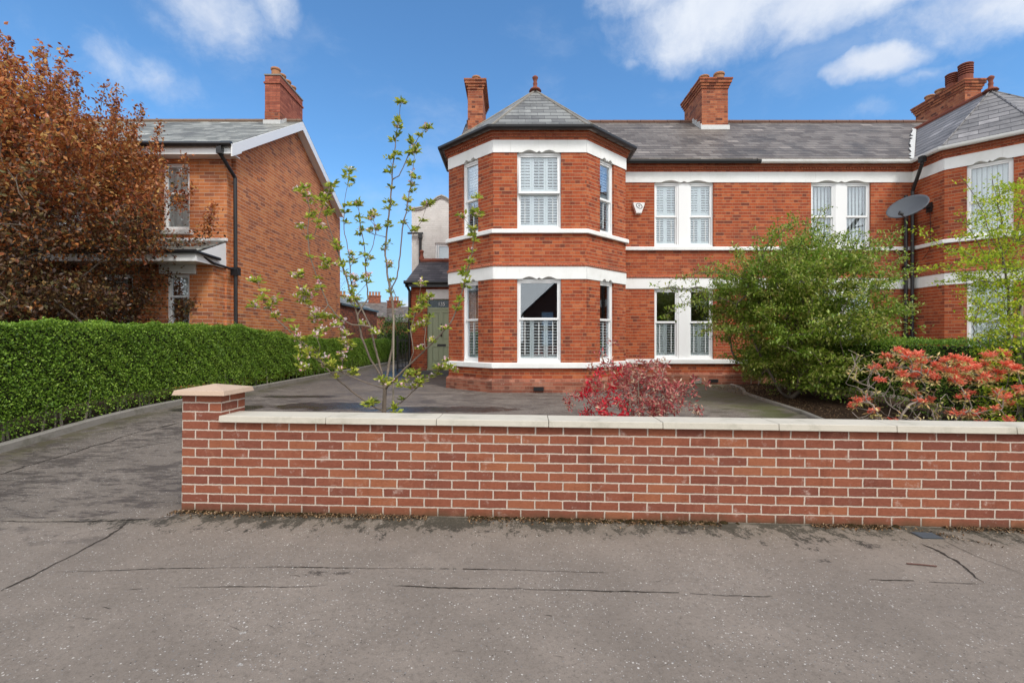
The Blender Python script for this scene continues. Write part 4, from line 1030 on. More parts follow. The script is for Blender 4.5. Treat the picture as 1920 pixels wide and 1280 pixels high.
s.build('canopy_roof', M['slate_nb'], H3)
s = MB(); s.box(-11, xc, cy-.03, cy, 3.18, 3.40); s.box(xc-.03, xc, cy, 11.846, 3.18, 3.38); s.quad((xc-.005, cy, 3.37), (xc-.005, 11.846, 3.37), (xc-.005, 11.846, 3.82)); s.quad((-11, cy, 3.2), (xc-.03, cy, 3.2), (xc-.03, 11.846, 3.2), (-11, 11.846, 3.2))
s.box(-11, xc+.04, 11.78, 11.846, 3.85, 3.92); s.build('canopy_fascia', M['upvc'], H3)
s = MB(); s.tube((-11, cy-.07, 3.39), (xc+.02, cy-.07, 3.39), .05, .05, 8); s.tube((xc+.05, cy-.05, 3.37), (xc+.05, 11.5, 3.35), .04, .04, 8); s.build('canopy_gutter', M['blackm'], H3)
ch3 = chimney(H3, -7.67, -7.2, 14.9, 16.5, 7.6, 9.62, [(-7.43, 15.1+.36*k, .15, .30, 'plain') for k in range(4)], mat=brick('rebuilt_chimney_brick', [(0, (.26, .075, .05)), (1, (.46, .15, .09))], (.17, .10, .08), eng=False, rh=.08, weather=.3, wob=.001), style='plain')
s = MB(); s.box(-7.70, -7.17, 14.84, 14.899, 7.98, 8.22)
for k in range(4): s.box(-7.199, -7.17, 14.9+k*.11, 15.0+k*.11, 8.03+k*.066, 8.25+k*.066)
s.build('flashing', M['lead'], ch3)
s = MB(); s.box(-7.675, -7.195, 14.893, 15.2, 8.2, 8.5); s.build('old_brick_base', M['brick_dark'], ch3)

# outbuilding beyond it
OB = empty('brick_outbuilding', (-7.4, 20, .25), 'low red brick outbuilding with pale slate roof beyond the gable house', 'outbuilding')
mb = MB(); mb.box(-9.6, -6.98, 19.5, 24.8, .2, 2.84); mb.build('wall', M['brick_dark'], OB)
mb = MB(); mb.box(-9.7, -6.90, 19.45, 24.9, 2.84, 2.92); mb.build('coping', M['blackm'], OB)
mb = MB(); mb.hexa([(-9.7, 19.5, 2.93), (-7.0, 19.5, 2.93), (-7.0, 24.8, 2.93), (-9.7, 24.8, 2.93), (-9.7, 19.5, 3.6), (-8.6, 19.5, 3.6), (-8.6, 24.8, 3.6), (-9.7, 24.8, 3.6)]); mb.build('roof', M['slate_nb'], OB)
for (x, y, w, d, h, rh, rot, lab) in ((-20.5, 60, 9, 8, 4.2, 6.1, .25, 'distant brick house with two banks of chimney pots, left of the other one'), (-13.6, 62, 8, 8, 3.6, 5.6, -.2, 'distant brick house with dark slate roof beyond the side gate')):
    D = empty('terraced_house', (x, y, 0), lab, 'house', 'distant houses seen past the side drive'); D.rotation_euler = (0, 0, rot)
    mb = MB(); mb.box(-w/2, w/2, -d/2, d/2, -.3, h); mb.quad((w/2, -d/2, h), (w/2, d/2, h), (w/2, 0, rh)); mb.quad((-w/2, d/2, h), (-w/2, -d/2, h), (-w/2, 0, rh)); mb.build('wall', M['brick_dark'], D)
    mb = MB(); o = .2
    mb.hexa([(-w/2-o, -d/2-o, h-.05), (w/2+o, -d/2-o, h-.05), (w/2+o, 0, rh), (-w/2-o, 0, rh), (-w/2-o, -d/2-o, h+.05), (w/2+o, -d/2-o, h+.05), (w/2+o, 0, rh+.12), (-w/2-o, 0, rh+.12)])
    mb.hexa([(-w/2-o, 0, rh), (w/2+o, 0, rh), (w/2+o, d/2+o, h-.05), (-w/2-o, d/2+o, h-.05), (-w/2-o, 0, rh+.12), (w/2+o, 0, rh+.12), (w/2+o, d/2+o, h+.05), (-w/2-o, d/2+o, h+.05)])
    mb.build('roof', M['slate'], D)
    for cx in ((-1.0, 3.2) if w > 8.5 else (-1.8,)):
        c = MB(); c.box(cx-.75, cx+.75, -.4, .4, h, rh+.8); c.box(cx-.82, cx+.82, -.47, .47, rh+.8, rh+.9); cc = c.build('chimney', M['brick_dark'], D)
        p = MB(); p.lathe((0, 0, 0), [(.17, 0), (.13, .1), (.13, .4), (.17, .5)], 8)
        for k in range(4):
            po = p.build('chimney_pot', M['terracotta'], cc); po.location = (cx-.55+.37*k, 0, rh+.9)
# side gate and timber fence
GT = empty('side_gate', (-3.75, 18.2, .25), 'black iron bar gate beside the porch', 'gate')
mb = MB()
for k in range(8): mb.box(-4.3+k*.125, -4.28+k*.125, 18.2, 18.22, .28, 1.5)
mb.build('bars', M['blackm'], GT); mb = MB(); mb.box(-4.32, -3.40, 18.195, 18.225, .35, .39); mb.box(-4.32, -3.40, 18.195, 18.225, 1.38, 1.42); mb.box(-4.37, -4.32, 18.18, 18.24, .2, 1.58); mb.build('gate_frame', M['blackm'], GT)
FN = empty('timber_fence', (-7, 27.5, .25), 'pale timber board fence glimpsed beyond the driveway hedge', 'fence')
mb = MB()
for k in range(22): mb.box(-8.2+k*.15, -8.06+k*.15, 27.5, 27.52+.01*(k % 2), .25, 1.75+.01*(k % 3))
mb.build('boards', M['grey_timber'], FN); mb = MB(); mb.box(-8.2, -4.9, 27.53, 27.58, .7, .8); mb.box(-8.2, -4.9, 27.53, 27.58, 1.4, 1.5); mb.build('rails', M['grey_timber'], FN)

# ------------------------------------------------------------------ front boundary wall
BW = empty('boundary_wall', (WALL_A[0], WALL_A[1], 0), 'low red brick front wall with pale stone coping along the pavement', 'wall')
BW.rotation_euler = (0, WTILT, WYAW)
mb = MB(); mb.box(.33, 13.0, .0, .215, -.15, .745); mb.build('brickwork', M['brick_front'], BW)
mb = MB(); mb.box(0, .329, 0, .33, -.15, .962); pl = mb.build('pillar', M['brick_front'], BW)
mb = MB(); a, b = -.055, .385
mb.hexa([(a, a, .965), (b, a, .965), (b, b, .965), (a, b, .965), (a+.012, a+.012, 1.005), (b-.012, a+.012, 1.005), (b-.012, b-.012, 1.005), (a+.012, b-.012, 1.005)])
mb.v += [(.165, .165, 1.045)]
k0 = 4; mb.f = [f for f in mb.f if f != (4, 5, 6, 7)]; mb.mi = [0]*len(mb.f)
for f in ((4, 5, 8), (5, 6, 8), (6, 7, 8), (7, 4, 8)): mb.f.append(f); mb.mi.append(0)
mb.build('pillar_cap', M['capstone'], pl, bevel=.004)
x = .33; rr = random.Random(2)
for k in range(14):
    x1 = x+(.905 if k else .89); mb = MB()
    mb.hexa([(x+.002, -.042, .747), (x1-.002, -.042, .747), (x1-.002, .257, .747), (x+.002, .257, .747), (x+.002, -.036, .80), (x1-.002, -.036, .80), (x1-.002, .251, .80), (x+.002, .251, .80)])
    mb.v = [(a, b, c+rr.uniform(-.0015, .0015)) for a, b, c in mb.v]
    cs = mb.build('coping_stone', M['limestone'] if k else M['limestone'], BW, bevel=.005); x = x1
mb = MB(); mb.box(.34, 12.9, .01, .2, .746, .7475); mb.build('mortar_bed', M['kerb'], BW)

# leaf litter and moss at the foot of the wall
rs = np.random.RandomState(3)
def litter(n, seed, xr, yr, size, zoff=.004):
    rs = np.random.RandomState(seed); x = rs.uniform(*xr, n); y = yr(x, rs)
    z = np.array([gz(a, b) for a, b in zip(x, y)])+zoff+np.abs(rs.randn(n))*.005
    return np.stack([x, y, z], 1)
wl = lambda x, rs: 3.98-.034*(x+2.74)-.008-np.abs(rs.randn(len(x)))**1.3*.036
C = litter(7500, 3, (-2.8, 5.2), wl, .02)
dens = .5+.5*np.sin(C[:, 0]*2.3)+.6*np.sin(C[:, 0]*5.1+1); keep = rs.rand(len(C)) < np.clip(dens*.5+.45, .12, 1)
C = C[keep]
C2_ = litter(90, 4, (2.9, 3.5), lambda x, rs: 3.9-(x-2.9)*.9+rs.randn(len(x))*.035, .02)
C2_ = C2_[C2_[:, 1] > 3.4]
tag(leafmesh('leaf_litter', np.concatenate([C, C2_]), .021, M['litter'], None, up=.8, seed=3, ratio=.5), 'brown dead leaves and moss gathered at the foot of the front wall', 'leaf litter', kind='stuff')
mb = MB(); rr = random.Random(9)
for k in range(560):
    x = rr.uniform(-2.7, 5.2)
    if math.sin(x*1.7)+math.sin(x*4.3+2) < -.3: continue
    y = 3.98-.034*(x+2.74)-abs(rr.gauss(0, .022)); r = rr.uniform(.010, .034)
    mb.lathe((x, y, gz(x, y)-.004), [(r, 0), (r*.85, r*.35), (r*.4, r*.6), (.001, r*.65)], 6)
tag(mb.build('moss', M['moss'], None, smooth=True, uv=False), 'dark moss clumps in the joint between wall and pavement', 'moss', kind='stuff')
# loose litter on soil and mulch
def scat(n, seed, fx, fy): rs = np.random.RandomState(seed); x = fx(rs, n); y = fy(rs, n); return np.stack([x, y, np.array([gz(a, b) for a, b in zip(x, y)])+.045], 1)
tag(leafmesh('leaf_litter', scat(2600, 5, lambda r, n: -6.10+r.rand(n)*.22-.12, lambda r, n: 4.2+r.rand(n)**1.3*9), .03, M['litter'], None, up=.8, seed=5),
    'fallen leaves between the long driveway hedge and its kerb', 'leaf litter', kind='stuff')
tag(leafmesh('leaf_litter', scat(3500, 6, lambda r, n: 4.7+r.rand(n)*1.6, lambda r, n: 6.8+r.rand(n)*5), .035, M['litter'], None, up=.8, seed=6),
    'bark chips and dead leaves on the bed under the large green shrub', 'leaf litter', kind='stuff')

# drain cover, twig
gx, gy = G(1738, 1004); DC = empty('drain_cover', (gx, gy, gz(gx, gy)), 'small blue-grey ribbed metal cover in the pavement against the wall', 'drain cover'); DC.rotation_euler = (0, WTILT, WYAW)
mb = MB(); mb.box(-.082, .082, -.058, .058, -.01, .004); mb.build('frame', plain('cover_frame', (.035, .038, .042), .8), DC)
mb = MB()
for k in range(8): mb.box(-.072, .072, -.052+k*.0135, -.044+k*.0135, .004, .008)
mb.build('grate', plain('cover_rib', (.075, .088, .105), .8), DC)
tw = MB(); a = Vector((*G(1700, 1058), 0)); b = Vector((*G(1756, 1063), 0))
for v in (a, b): v.z = gz(v.x, v.y)+.008
tw.path([a, a.lerp(b, .4)+Vector((0, .004, 0)), b], .0045, 6); tag(tw.build('twig', M['bark_red'], uv=False), 'thin brown twig lying on the pavement at the right', 'twig')

# ------------------------------------------------------------------ satellite dish, alarm box, aerial
DI = empty('satellite_dish', (9.83, 11.9, 4.66), 'dark grey satellite dish on the corner of the right-hand bay', 'satellite dish')
nrm = Vector((-.66, -.35, .63)).normalized(); q = nrm.to_track_quat('Z', 'Y').to_matrix()
mb = MB(); n = 40; rings = [0, .1, .2, .3, .38, .425, .43]
for side, off in ((0, 0), (1, -.012)):
    for ri, r in enumerate(rings):
        for k in range(n):
            w = 2*math.pi*k/n; v = q @ Vector((r*math.cos(w)*1.02, r*math.sin(w)*.92, r*r*.55+off-(.0 if r < .43 else .008))); mb.v.append(tuple(v))
    base = side*len(rings)*n
    for ri in range(len(rings)-1):
        for k in range(n):
            j = (k+1) % n; f = (base+ri*n+k, base+ri*n+j, base+(ri+1)*n+j, base+(ri+1)*n+k); mb.f.append(f if side == 0 else f[::-1]); mb.mi.append(0)
mb.build('reflector', M['dishg'], DI, smooth=True, uv=False)
lo_ = P3(1703, 410, 11.62)-DI.location; hi = P3(1689, 403, 11.25)-DI.location
mb = MB(); mb.tube(lo_, hi, .014, .014, 6); mb.build('arm', M['blackm'], DI)
mb = MB(); mb.tube(hi+Vector((-.04, 0, .03)), hi+Vector((.05, .0, .02)), .035, .03, 10); mb.tube(hi+Vector((.0, 0, .02)), hi+Vector((.03, .06, .09)), .025, .03, 10); mb.build('receiver', M['blackm'], DI)
mb = MB(); mt = Vector((10.62, 12.2, 4.78))-DI.location; mb.path([Vector((0, 0, 0))-nrm*.02, Vector((.35, .2, .05)), mt], .022, 8); mb.box(mt.x-.03, mt.x, mt.y-.08, mt.y+.08, mt.z-.12, mt.z+.12); mb.build('bracket', M['blackm'], DI)
mb = MB(); mb.path([mt+Vector((-.02, -.03, -.1)), mt+Vector((-.02, -.05, -.9)), mt+Vector((-.02, .0, -1.1)), mt+Vector((-.02, .2, -1.3))], .006, 5); mb.build('cable', M['blackm'], DI)

AB = empty('alarm_box', (3.35, YR, 4.9), 'white tapered burglar alarm box with a dark ring emblem on the brick wall', 'alarm box')
mb = MB(); prof = [(-.15, .14), (.15, .14), (.15, .09), (.085, -.09), (.07, -.14), (-.07, -.14), (-.085, -.09), (-.15, .09)]
i0 = len(mb.v)
for (y, s_) in ((0, 1.12), (-.075, 1.0), (-.085, .96)):
    for (a, b) in prof: mb.v.append((a*s_, y, b*s_))
m_ = len(prof)
for r in range(2):
    for k in range(m_): j = (k+1) % m_; mb.f.append((r*m_+k, r*m_+j, (r+1)*m_+j, (r+1)*m_+k)); mb.mi.append(0)
mb.f.append(tuple(2*m_+k for k in range(m_))); mb.mi.append(0)
mb.build('casing', M['upvc'], AB)
mb = MB(); n = 28; rot = R(-35)
def el(a, b, w, y): x = a*math.cos(w); z = b*math.sin(w); return (x*math.cos(rot)-z*math.sin(rot)+.005, y, x*math.sin(rot)+z*math.cos(rot)+.045)
for k in range(n):
    w0, w1 = 2*math.pi*k/n, 2*math.pi*(k+1)/n
    mb.quad(el(.093, .062, w0, -.088), el(.093, .062, w1, -.088), el(.078, .047, w1, -.088), el(.078, .047, w0, -.088))
mb.quad((-.035, -.088, .05), (.0, -.088, .075), (.04, -.088, .045), (.0, -.088, .055)); mb.quad((-.005, -.088, .055), (.008, -.088, .055), (.012, -.088, .02), (.0, -.088, .02))
mb.build('emblem', M['ink'], AB)

# ------------------------------------------------------------------ planting
def ellip(n, seed, c, r, surf=.5):
    rs = np.random.RandomState(seed); d = rs.randn(n, 3); d /= np.linalg.norm(d, axis=1)[:, None]
    rad = (surf+(1-surf)*rs.rand(n))**.7; rad = rs.rand(n)**(1/2.2)*(1-surf*.3)+surf*.3*rs.rand(n)
    return d*rad[:, None]*np.array(r)+np.array(c)
def around(E, k, sp, seed):
    rs = np.random.RandomState(seed); E = np.asarray(E); return np.repeat(E, k, 0)+rs.randn(len(E)*k, 3)*np.array(sp)

# copper-leaved tree behind the hedge
def copper_tree():
    base = Vector((-9.3, 9.4, gz(-9.3, 9.4))); T = empty('copper_tree', base, 'big copper-leaved tree behind the left hedge with upright leafy shoots', 'tree')
    rnd = random.Random(21); S = Skel(rnd)
    S.chain(None, [(0, 0, 0), (.05, 0, .5), (0, .05, 1.0), (-.05, 0, 1.5)])
    rs = np.random.RandomState(22); T_ = []
    while len(T_) < 1000:
        # broad dome, biased right-hand outline taken from the real crown: leaning upper shoots
        x, y, z = rs.uniform(-5.2, 3.0), rs.uniform(-2.4, 2.2), rs.uniform(.9, 6.9)
        top = 6.35-.55*max(0, x+.7)**1.2 if x > -.7 else 6.35
        rightx = 2.05+.3*math.sin(z*2.0) if z < 3.9 else 2.15-(z-3.9)*.8
        if z < 2.9: rightx = min(rightx, 1.5+.2*math.sin(z*4))
        if z > top or x > rightx: continue
        if (y/2.3)**2+(max(0, z-3.6)/3.2)**2*.5 > 1: continue
        if z < 1.6 and abs(y) > 2.0: continue
        T_.append((x, y, z))
    ends = S.attach(T_, .16, .2, .35, 2, cost=.6)
    # upright shoots standing clear of the crown
    tips = []
    E0 = list(range(len(S.p)))
    outer = sorted(set(ends), key=lambda i: -S.p[i].z-.45*S.p[i].x)
    for i in outer[:130]:
        p = S.p[i]; L = rnd.uniform(.5, 1.35); d = Vector((rnd.uniform(-.05, .40), rnd.uniform(-.2, .2), 1)).normalized(); last = i
        for k in range(1, 8): S.p.append(p+d*L*k/7+Vector([rnd.uniform(-.012, .012) for _ in range(3)])); S.par.append(last); last = len(S.p)-1; tips.append(last)
    for i in rnd.sample(ends, 160):
        p = S.p[i]
        d = Vector((p.x*.35+rnd.uniform(-.3, .3), p.y*.35+rnd.uniform(-.4, .3)-.2, rnd.uniform(.2, 1.1))).normalized(); last = i; L = rnd.uniform(.25, .7)
        for k in range(1, 6): S.p.append(p+d*L*k/5); S.par.append(last); last = len(S.p)-1; tips.append(last)
    S.mesh('trunk', M['bark'], T, tip=.0042, e=2.3, rmax=.16)
    A = around([S.p[i] for i in ends], 125, (.16, .16, .13), 23)
    B = around([S.p[i] for i in tips], 20, (.06, .06, .06), 24)
    mids = [S.p[i] for i in range(40, len(S.p), 3)]; Cc = around(mids, 6, (.09, .09, .09), 25)
    P_ = np.concatenate([A, B, Cc]); rs = np.random.RandomState(27)
    young = np.clip((P_[:, 2]-2.2)/2.6+.12*np.sin(P_[:, 0]*3+P_[:, 1]*4)+.12*np.sin(P_[:, 2]*5), .10, .92); young[len(A):len(A)+len(B)] += .12  # bright new growth higher up; shade low in the crown painted by leaf choice
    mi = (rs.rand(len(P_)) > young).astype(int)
    leafmesh('crown', P_, .078, None, T, up=.45, seed=26, ratio=.55, mats=[M['beech'], M['beech_shaded']], mi=mi)
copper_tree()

def big_shrub():
    base = Vector((5.42, 9.3, gz(5.42, 9.3))); T = empty('green_shrub', base, 'large spreading green shrub with bronze-tinted leaves in front of the brick houses', 'shrub')
    rnd = random.Random(31); S = Skel(rnd)
    S.chain(None, [(0, 0, -.12), (0, .05, .02)])
    for (a, b) in ((-.55, -.1), (-.35, .35), (.1, -.3), (.5, .2), (.25, .6)): S.chain(1, [(a*.4, b*.4, .15), (a*.8, b*.8, .5), (a*1.3, b*1.2, .95), (a*1.6, b*1.4, 1.35)])
    rs = np.random.RandomState(32); T_ = []
    while len(T_) < 560:
        x, y, z = rs.uniform(-2.3, 2.3), rs.uniform(-1.7, 1.6), rs.uniform(.22, 3.2)
        hw = 1.30+.22*math.sin((z-.6)*1.6) if z > .9 else 1.2
        if z < 1.2 and x < -1.0: continue
        if z < .7 and x < -.35: continue
        if x < 0: hw *= np.interp(z, [0, .7, 1.2, 1.7, 2.4, 3], [.60, .66, .76, .92, .92, .85])
        if abs(x/hw)**2.6+abs(y/1.5)**2.2+abs((z-1.5)/1.62)**3.2 > 1.0: continue
        if z > 2.85+.25*math.sin(x*3+1)+.12*math.sin(x*7): continue
        T_.append((x, y, z))
    ends = S.attach(T_, .1, .2, .3, 2, cost=.5)
    tips = []
    arms = [((-.9, -.2, 2.5), (-.35, -.1, 3.25)), ((-.7, -.1, 2.5), (.0, 0, 3.45)), ((-1.2, -.2, 2.5), (-1.1, 0, 2.95)), ((.6, 0, 2.6), (.95, 0, 3.25)), ((.9, 0, 2.5), (1.3, .1, 3.1)), ((0, -.2, 2.6), (.15, 0, 3.05)),
            ((-1.5, -.2, 1.9), (-2.55, -.1, 2.12)), ((-1.5, -.2, 1.6), (-2.5, -.1, 1.62)), ((-1.3, -.3, 2.2), (-2.2, -.2, 2.35)), ((1.4, 0, 1.9), (2.1, 0, 2.35)), ((1.4, 0, 2.2), (2.2, 0, 2.75)), ((1.3, 0, 1.4), (2.3, -.1, 1.7)),
            ((-1.2, -.3, 1.3), (-1.9, -.2, 1.25)), ((1.2, -.2, 2.5), (1.75, 0, 3.05)), ((-.2, -.2, 2.7), (.45, 0, 3.3))]
    for a, b in arms:
        a = Vector(a); b = Vector(b); i = min(range(len(S.p)), key=lambda k: (S.p[k]-a).length); p = S.p[i]; last = i
        for k in range(1, 13):
            f = k/12; v = p.lerp(b, f)+Vector((0, 0, .12*math.sin(f*3.1)))+Vector([rnd.uniform(-.015, .015) for _ in range(3)]); S.p.append(v); S.par.append(last); last = len(S.p)-1; tips.append(last)
            if k > 3 and rnd.random() < .6:
                w = v+Vector((rnd.uniform(-.2, .2), rnd.uniform(-.15, .15), rnd.uniform(-.05, .18))); S.p.append(w); S.par.append(last); tips.append(len(S.p)-1); last = len(S.p)-2
    for i in rnd.sample(ends, 330):
        p = S.p[i]; d = (Vector((p.x, p.y*1.1-.1, (p.z-1.2)*.6+.35))).normalized()+Vector([rnd.uniform(-.3, .3) for _ in range(3)]); last = i; L = rnd.uniform(.15, .62)
        for k in range(1, 5): S.p.append(p+d*L*k/4); S.par.append(last); last = len(S.p)-1; tips.append(last)
    S.mesh('stems', M['bark'], T, tip=.0035, e=2.3, rmax=.055)
    A = around([S.p[i] for i in ends], 96, (.12, .12, .045), 33); B = around([S.p[i] for i in tips], 14, (.06, .06, .03), 34)
    leafmesh('foliage', np.concatenate([A, B]), .062, M['shrub'], T, up=.78, seed=36, ratio=.5)
big_shrub()

def apple_tree():
    Y0 = 5.2; base = P3(720, 790, Y0); base.z = gz(base.x, base.y)+.03
    T = empty('apple_tree', base, 'young apple tree with pink blossom and sparse light leaves behind the front wall', 'tree')
    rnd = random.Random(41); S = Skel(rnd)
    def Q(px, py, dy): return P3(px, py, Y0+dy)-base
    tr = [Vector((0, 0, 0)), Q(720, 770, 0), Q(721, 745, 0), Q(722, 728, 0)]
    t0 = S.chain(None, tr)
    def br(start, pts): 
        a = S.p[start]; out = []
        pv = [a]+[Q(*p) for p in pts]
        for u, v in zip(pv, pv[1:]):
            n = max(1, int((v-u).length/.05))
            for k in range(1, n+1): out.append(u.lerp(v, k/n)+Vector([rnd.uniform(-.004, .004) for _ in range(3)]))
        n0 = len(S.p); S.chain(start, out); return list(range(n0, len(S.p)))
    B = []
    b1 = br(t0, [(712, 702, .02), (692, 668, .05), (678, 632, .08), (670, 590, .10), (663, 560, .12), (657, 520, .14), (655, 480, .15), (645, 430, .16), (645, 380, .15), (656, 321, .12)]); B.append(b1)
    b2 = br(t0, [(715, 695, -.05), (703, 650, -.08), (695, 612, -.10), (676, 575, -.12), (657, 550, -.15), (648, 515, -.16), (634, 475, -.18), (622, 440, -.2), (612, 410, -.2), (607, 372, -.2)]); B.append(b2)
    b3 = br(t0, [(728, 690, .08), (736, 650, .12), (738, 600, .15), (735, 562, .16), (727, 520, .18), (722, 470, .2), (727, 420, .2), (733, 370, .2), (736, 320, .2), (741, 275, .2), (745, 240, .2), (752, 193, .2)]); B.append(b3)
    k3 = b3[int(len(b3)*.31)]
    b4 = br(k3, [(745, 520, .12), (751, 470, .08), (754, 430, .05), (765, 380, .02), (772, 330, 0), (778, 285, 0)]); B.append(b4)
    b5 = br(b3[int(len(b3)*.72)], [(748, 330, .15), (766, 290, .1), (786, 255, .08), (797, 243, .05)]); B.append(b5)
    b6 = br(t0, [(742, 708, -.1), (780, 672, -.2), (818, 636, -.3), (845, 605, -.35), (860, 572, -.38), (872, 525, -.4), (885, 475, -.4), (893, 405, -.4)]); B.append(b6)
    b7 = br(1, [(705, 765, -.05), (665, 737, -.1), (640, 717, -.15), (612, 690, -.2), (585, 655, -.25), (555, 632, -.3), (520, 600, -.35), (497, 565, -.4), (482, 530, -.4)]); B.append(b7)
    b8 = br(3, [(700, 722, -.1), (660, 707, -.2), (625, 690, -.3), (595, 675, -.35), (570, 655, -.4), (558, 635, -.4)]); B.append(b8)
    b9 = br(b2[int(len(b2)*.32)], [(660, 608, -.2), (635, 595, -.25), (615, 572, -.3), (600, 532, -.32), (582, 485, -.35), (577, 440, -.35), (580, 391, -.35), (571, 353, -.35)]); B.append(b9)
    b10 = br(b1[int(len(b1)*.35)], [(690, 560, .2), (685, 500, .25), (683, 460, .25), (674, 414, .25), (673, 384, .25)]); B.append(b10)
    b11 = br(b7[int(len(b7)*.35)], [(640, 697, -.2), (644, 670, -.22), (648, 645, -.22)]); B.append(b11)
    b12 = br(b8[int(len(b8)*.7)], [(600, 650, -.4), (592, 630, -.4)]); B.append(b12)
    b13 = br(1, [(752, 755, .1), (780, 728, .12), (795, 712, .15), (815, 705, .15), (825, 690, .15)]); B.append(b13)
    b14 = br(b6[int(len(b6)*.30)], [(795, 640, -.1), (800, 600, -.1), (792, 575, -.1)]); B.append(b14)
    b15 = br(b6[int(len(b6)*.18)], [(775, 660, -.2), (770, 620, -.2), (782, 570, -.2), (790, 535, -.2)]); B.append(b15)
    b16 = br(b9[int(len(b9)*.25)], [(600, 590, -.35), (572, 570, -.38), (565, 545, -.4), (555, 520, -.4)]); B.append(b16)
    b17 = br(b7[int(len(b7)*.82)], [(495, 580, -.5), (478, 575, -.5)]); B.append(b17)
    b18 = br(b3[int(len(b3)*.35)], [(762, 600, .1), (785, 590, .05), (800, 560, .05)]); B.append(b18)
    b19 = br(b4[int(len(b4)*.5)], [(775, 440, .0), (790, 415, 0), (800, 385, 0)]); B.append(b19)
    b20 = br(b3[int(len(b3)*.5)], [(705, 440, .2), (700, 405, .2)]); B.append(b20)
    b21 = br(b10[int(len(b10)*.5)], [(700, 460, .25), (705, 430, .25)]); B.append(b21)
    b22 = br(b2[int(len(b2)*.75)], [(590, 440, -.2), (600, 400, -.2), (620, 350, -.2)]); B.append(b22)
    leaves = []; dirs = []; blo = []; nm = len(S.p)
    def spur(i, L, d):
        p = S.p[i]; last = i
        for k in range(1, 3): S.p.append(p+d*L*k/2); S.par.append(last); last = len(S.p)-1
        return S.p[last]
    def cluster(c, n, up=.6, r=.03, pink=0.0):
        for _ in range(int(n*1.5)):
            d = Vector((rnd.gauss(0, 1), rnd.gauss(0, 1), abs(rnd.gauss(0, 1))*up)).normalized(); leaves.append(c+d*r*rnd.uniform(.5, 1.9)); dirs.append(d)
        if pink > 0:
            cc = c+Vector((0, 0, .022))
            for _ in range(int(pink*1.1)):
                q = cc+Vector([rnd.gauss(0, .017) for _ in range(3)])
                for _ in range(4): blo.append(q+Vector([rnd.gauss(0, .0055) for _ in range(3)]))
    for b in B:
        L = len(b)
        for j, i in enumerate(b):
            f = j/L; z = S.p[i].z
            if f < .22 and b is not b13: continue
            pr = .5 if f > .35 else .25
            if rnd.random() < pr:
                d = Vector((rnd.uniform(-1, 1), rnd.uniform(-1, 1), rnd.uniform(.1, 1))).normalized(); e = spur(i, rnd.uniform(.015, .06), d)
                low = z < 2.3
                cluster(e, rnd.randint(8, 14), pink=rnd.choice([0, 0, 5, 9]) if low and S.p[i].x < .2 else (4 if rnd.random() < .2 else 0))
            if rnd.random() < .10 and f > .3:
                d = Vector((rnd.uniform(-1, 1), rnd.uniform(-.6, .6), rnd.uniform(.3, 1.2))).normalized(); e = spur(i, rnd.uniform(.10, .24), d)
                cluster(e, rnd.randint(10, 16), r=.035, pink=rnd.choice([0, 6, 11]) if z < 2.5 else rnd.choice([0, 5]))
        cluster(S.p[b[-1]], 18, r=.04, pink=14 if S.p[b[-1]].z < 2.8 else 5)
    for (px, py, dy, n, pk) in ((700, 760, -.12, 26, 0), (722, 712, -.15, 22, 6), (745, 765, -.12, 22, 0), (760, 715, -.1, 26, 14), (790, 722, .0, 20, 10), (775, 700, 0, 14, 0), (598, 600, -.35, 24, 30), (600, 615, -.33, 16, 28), (625, 608, -.3, 14, 26), (590, 590, -.35, 12, 20),
                          (650, 625, -.22, 16, 26), (655, 650, -.22, 10, 14), (610, 592, -.3, 14, 14), (505, 555, -.4, 10, 8), (563, 560, -.35, 22, 20), (575, 552, -.35, 16, 20), (610, 500, -.3, 20, 14), (570, 365, -.35, 14, 14), (655, 340, .1, 16, 3), (700, 620, -.2, 14, 10), (790, 605, 0, 14, 10), (850, 690, 0, 16, 8), (570, 680, -.38, 20, 16), (572, 660, -.38, 14, 10)):
        c = Q(px, py, dy)
        for _ in range(4): cluster(c+Vector([rnd.gauss(0, .035) for _ in range(3)]), n//2, r=.035, pink=pk/4)
    S.mesh('trunk', M['bark_mid'], T, tip=.0027, e=2.3, rmax=.026)
    leafmesh('crown', leaves, .056, M['apple'], T, up=.55, seed=42, ratio=.5, dirs=dirs)
    leafmesh('blossom', blo, .021, M['blossom'], T, up=.3, seed=43, ratio=.9)
apple_tree()
st = MB(); a = P3(737, 800, 5.25); b = P3(738, 590, 5.25); a.z = gz(a.x, a.y); st.tube(a, b, .010, .009, 8)
tag(st.build('garden_stake', M['wood'], uv=False), 'thin pale cane stake standing beside the apple tree', 'stake')

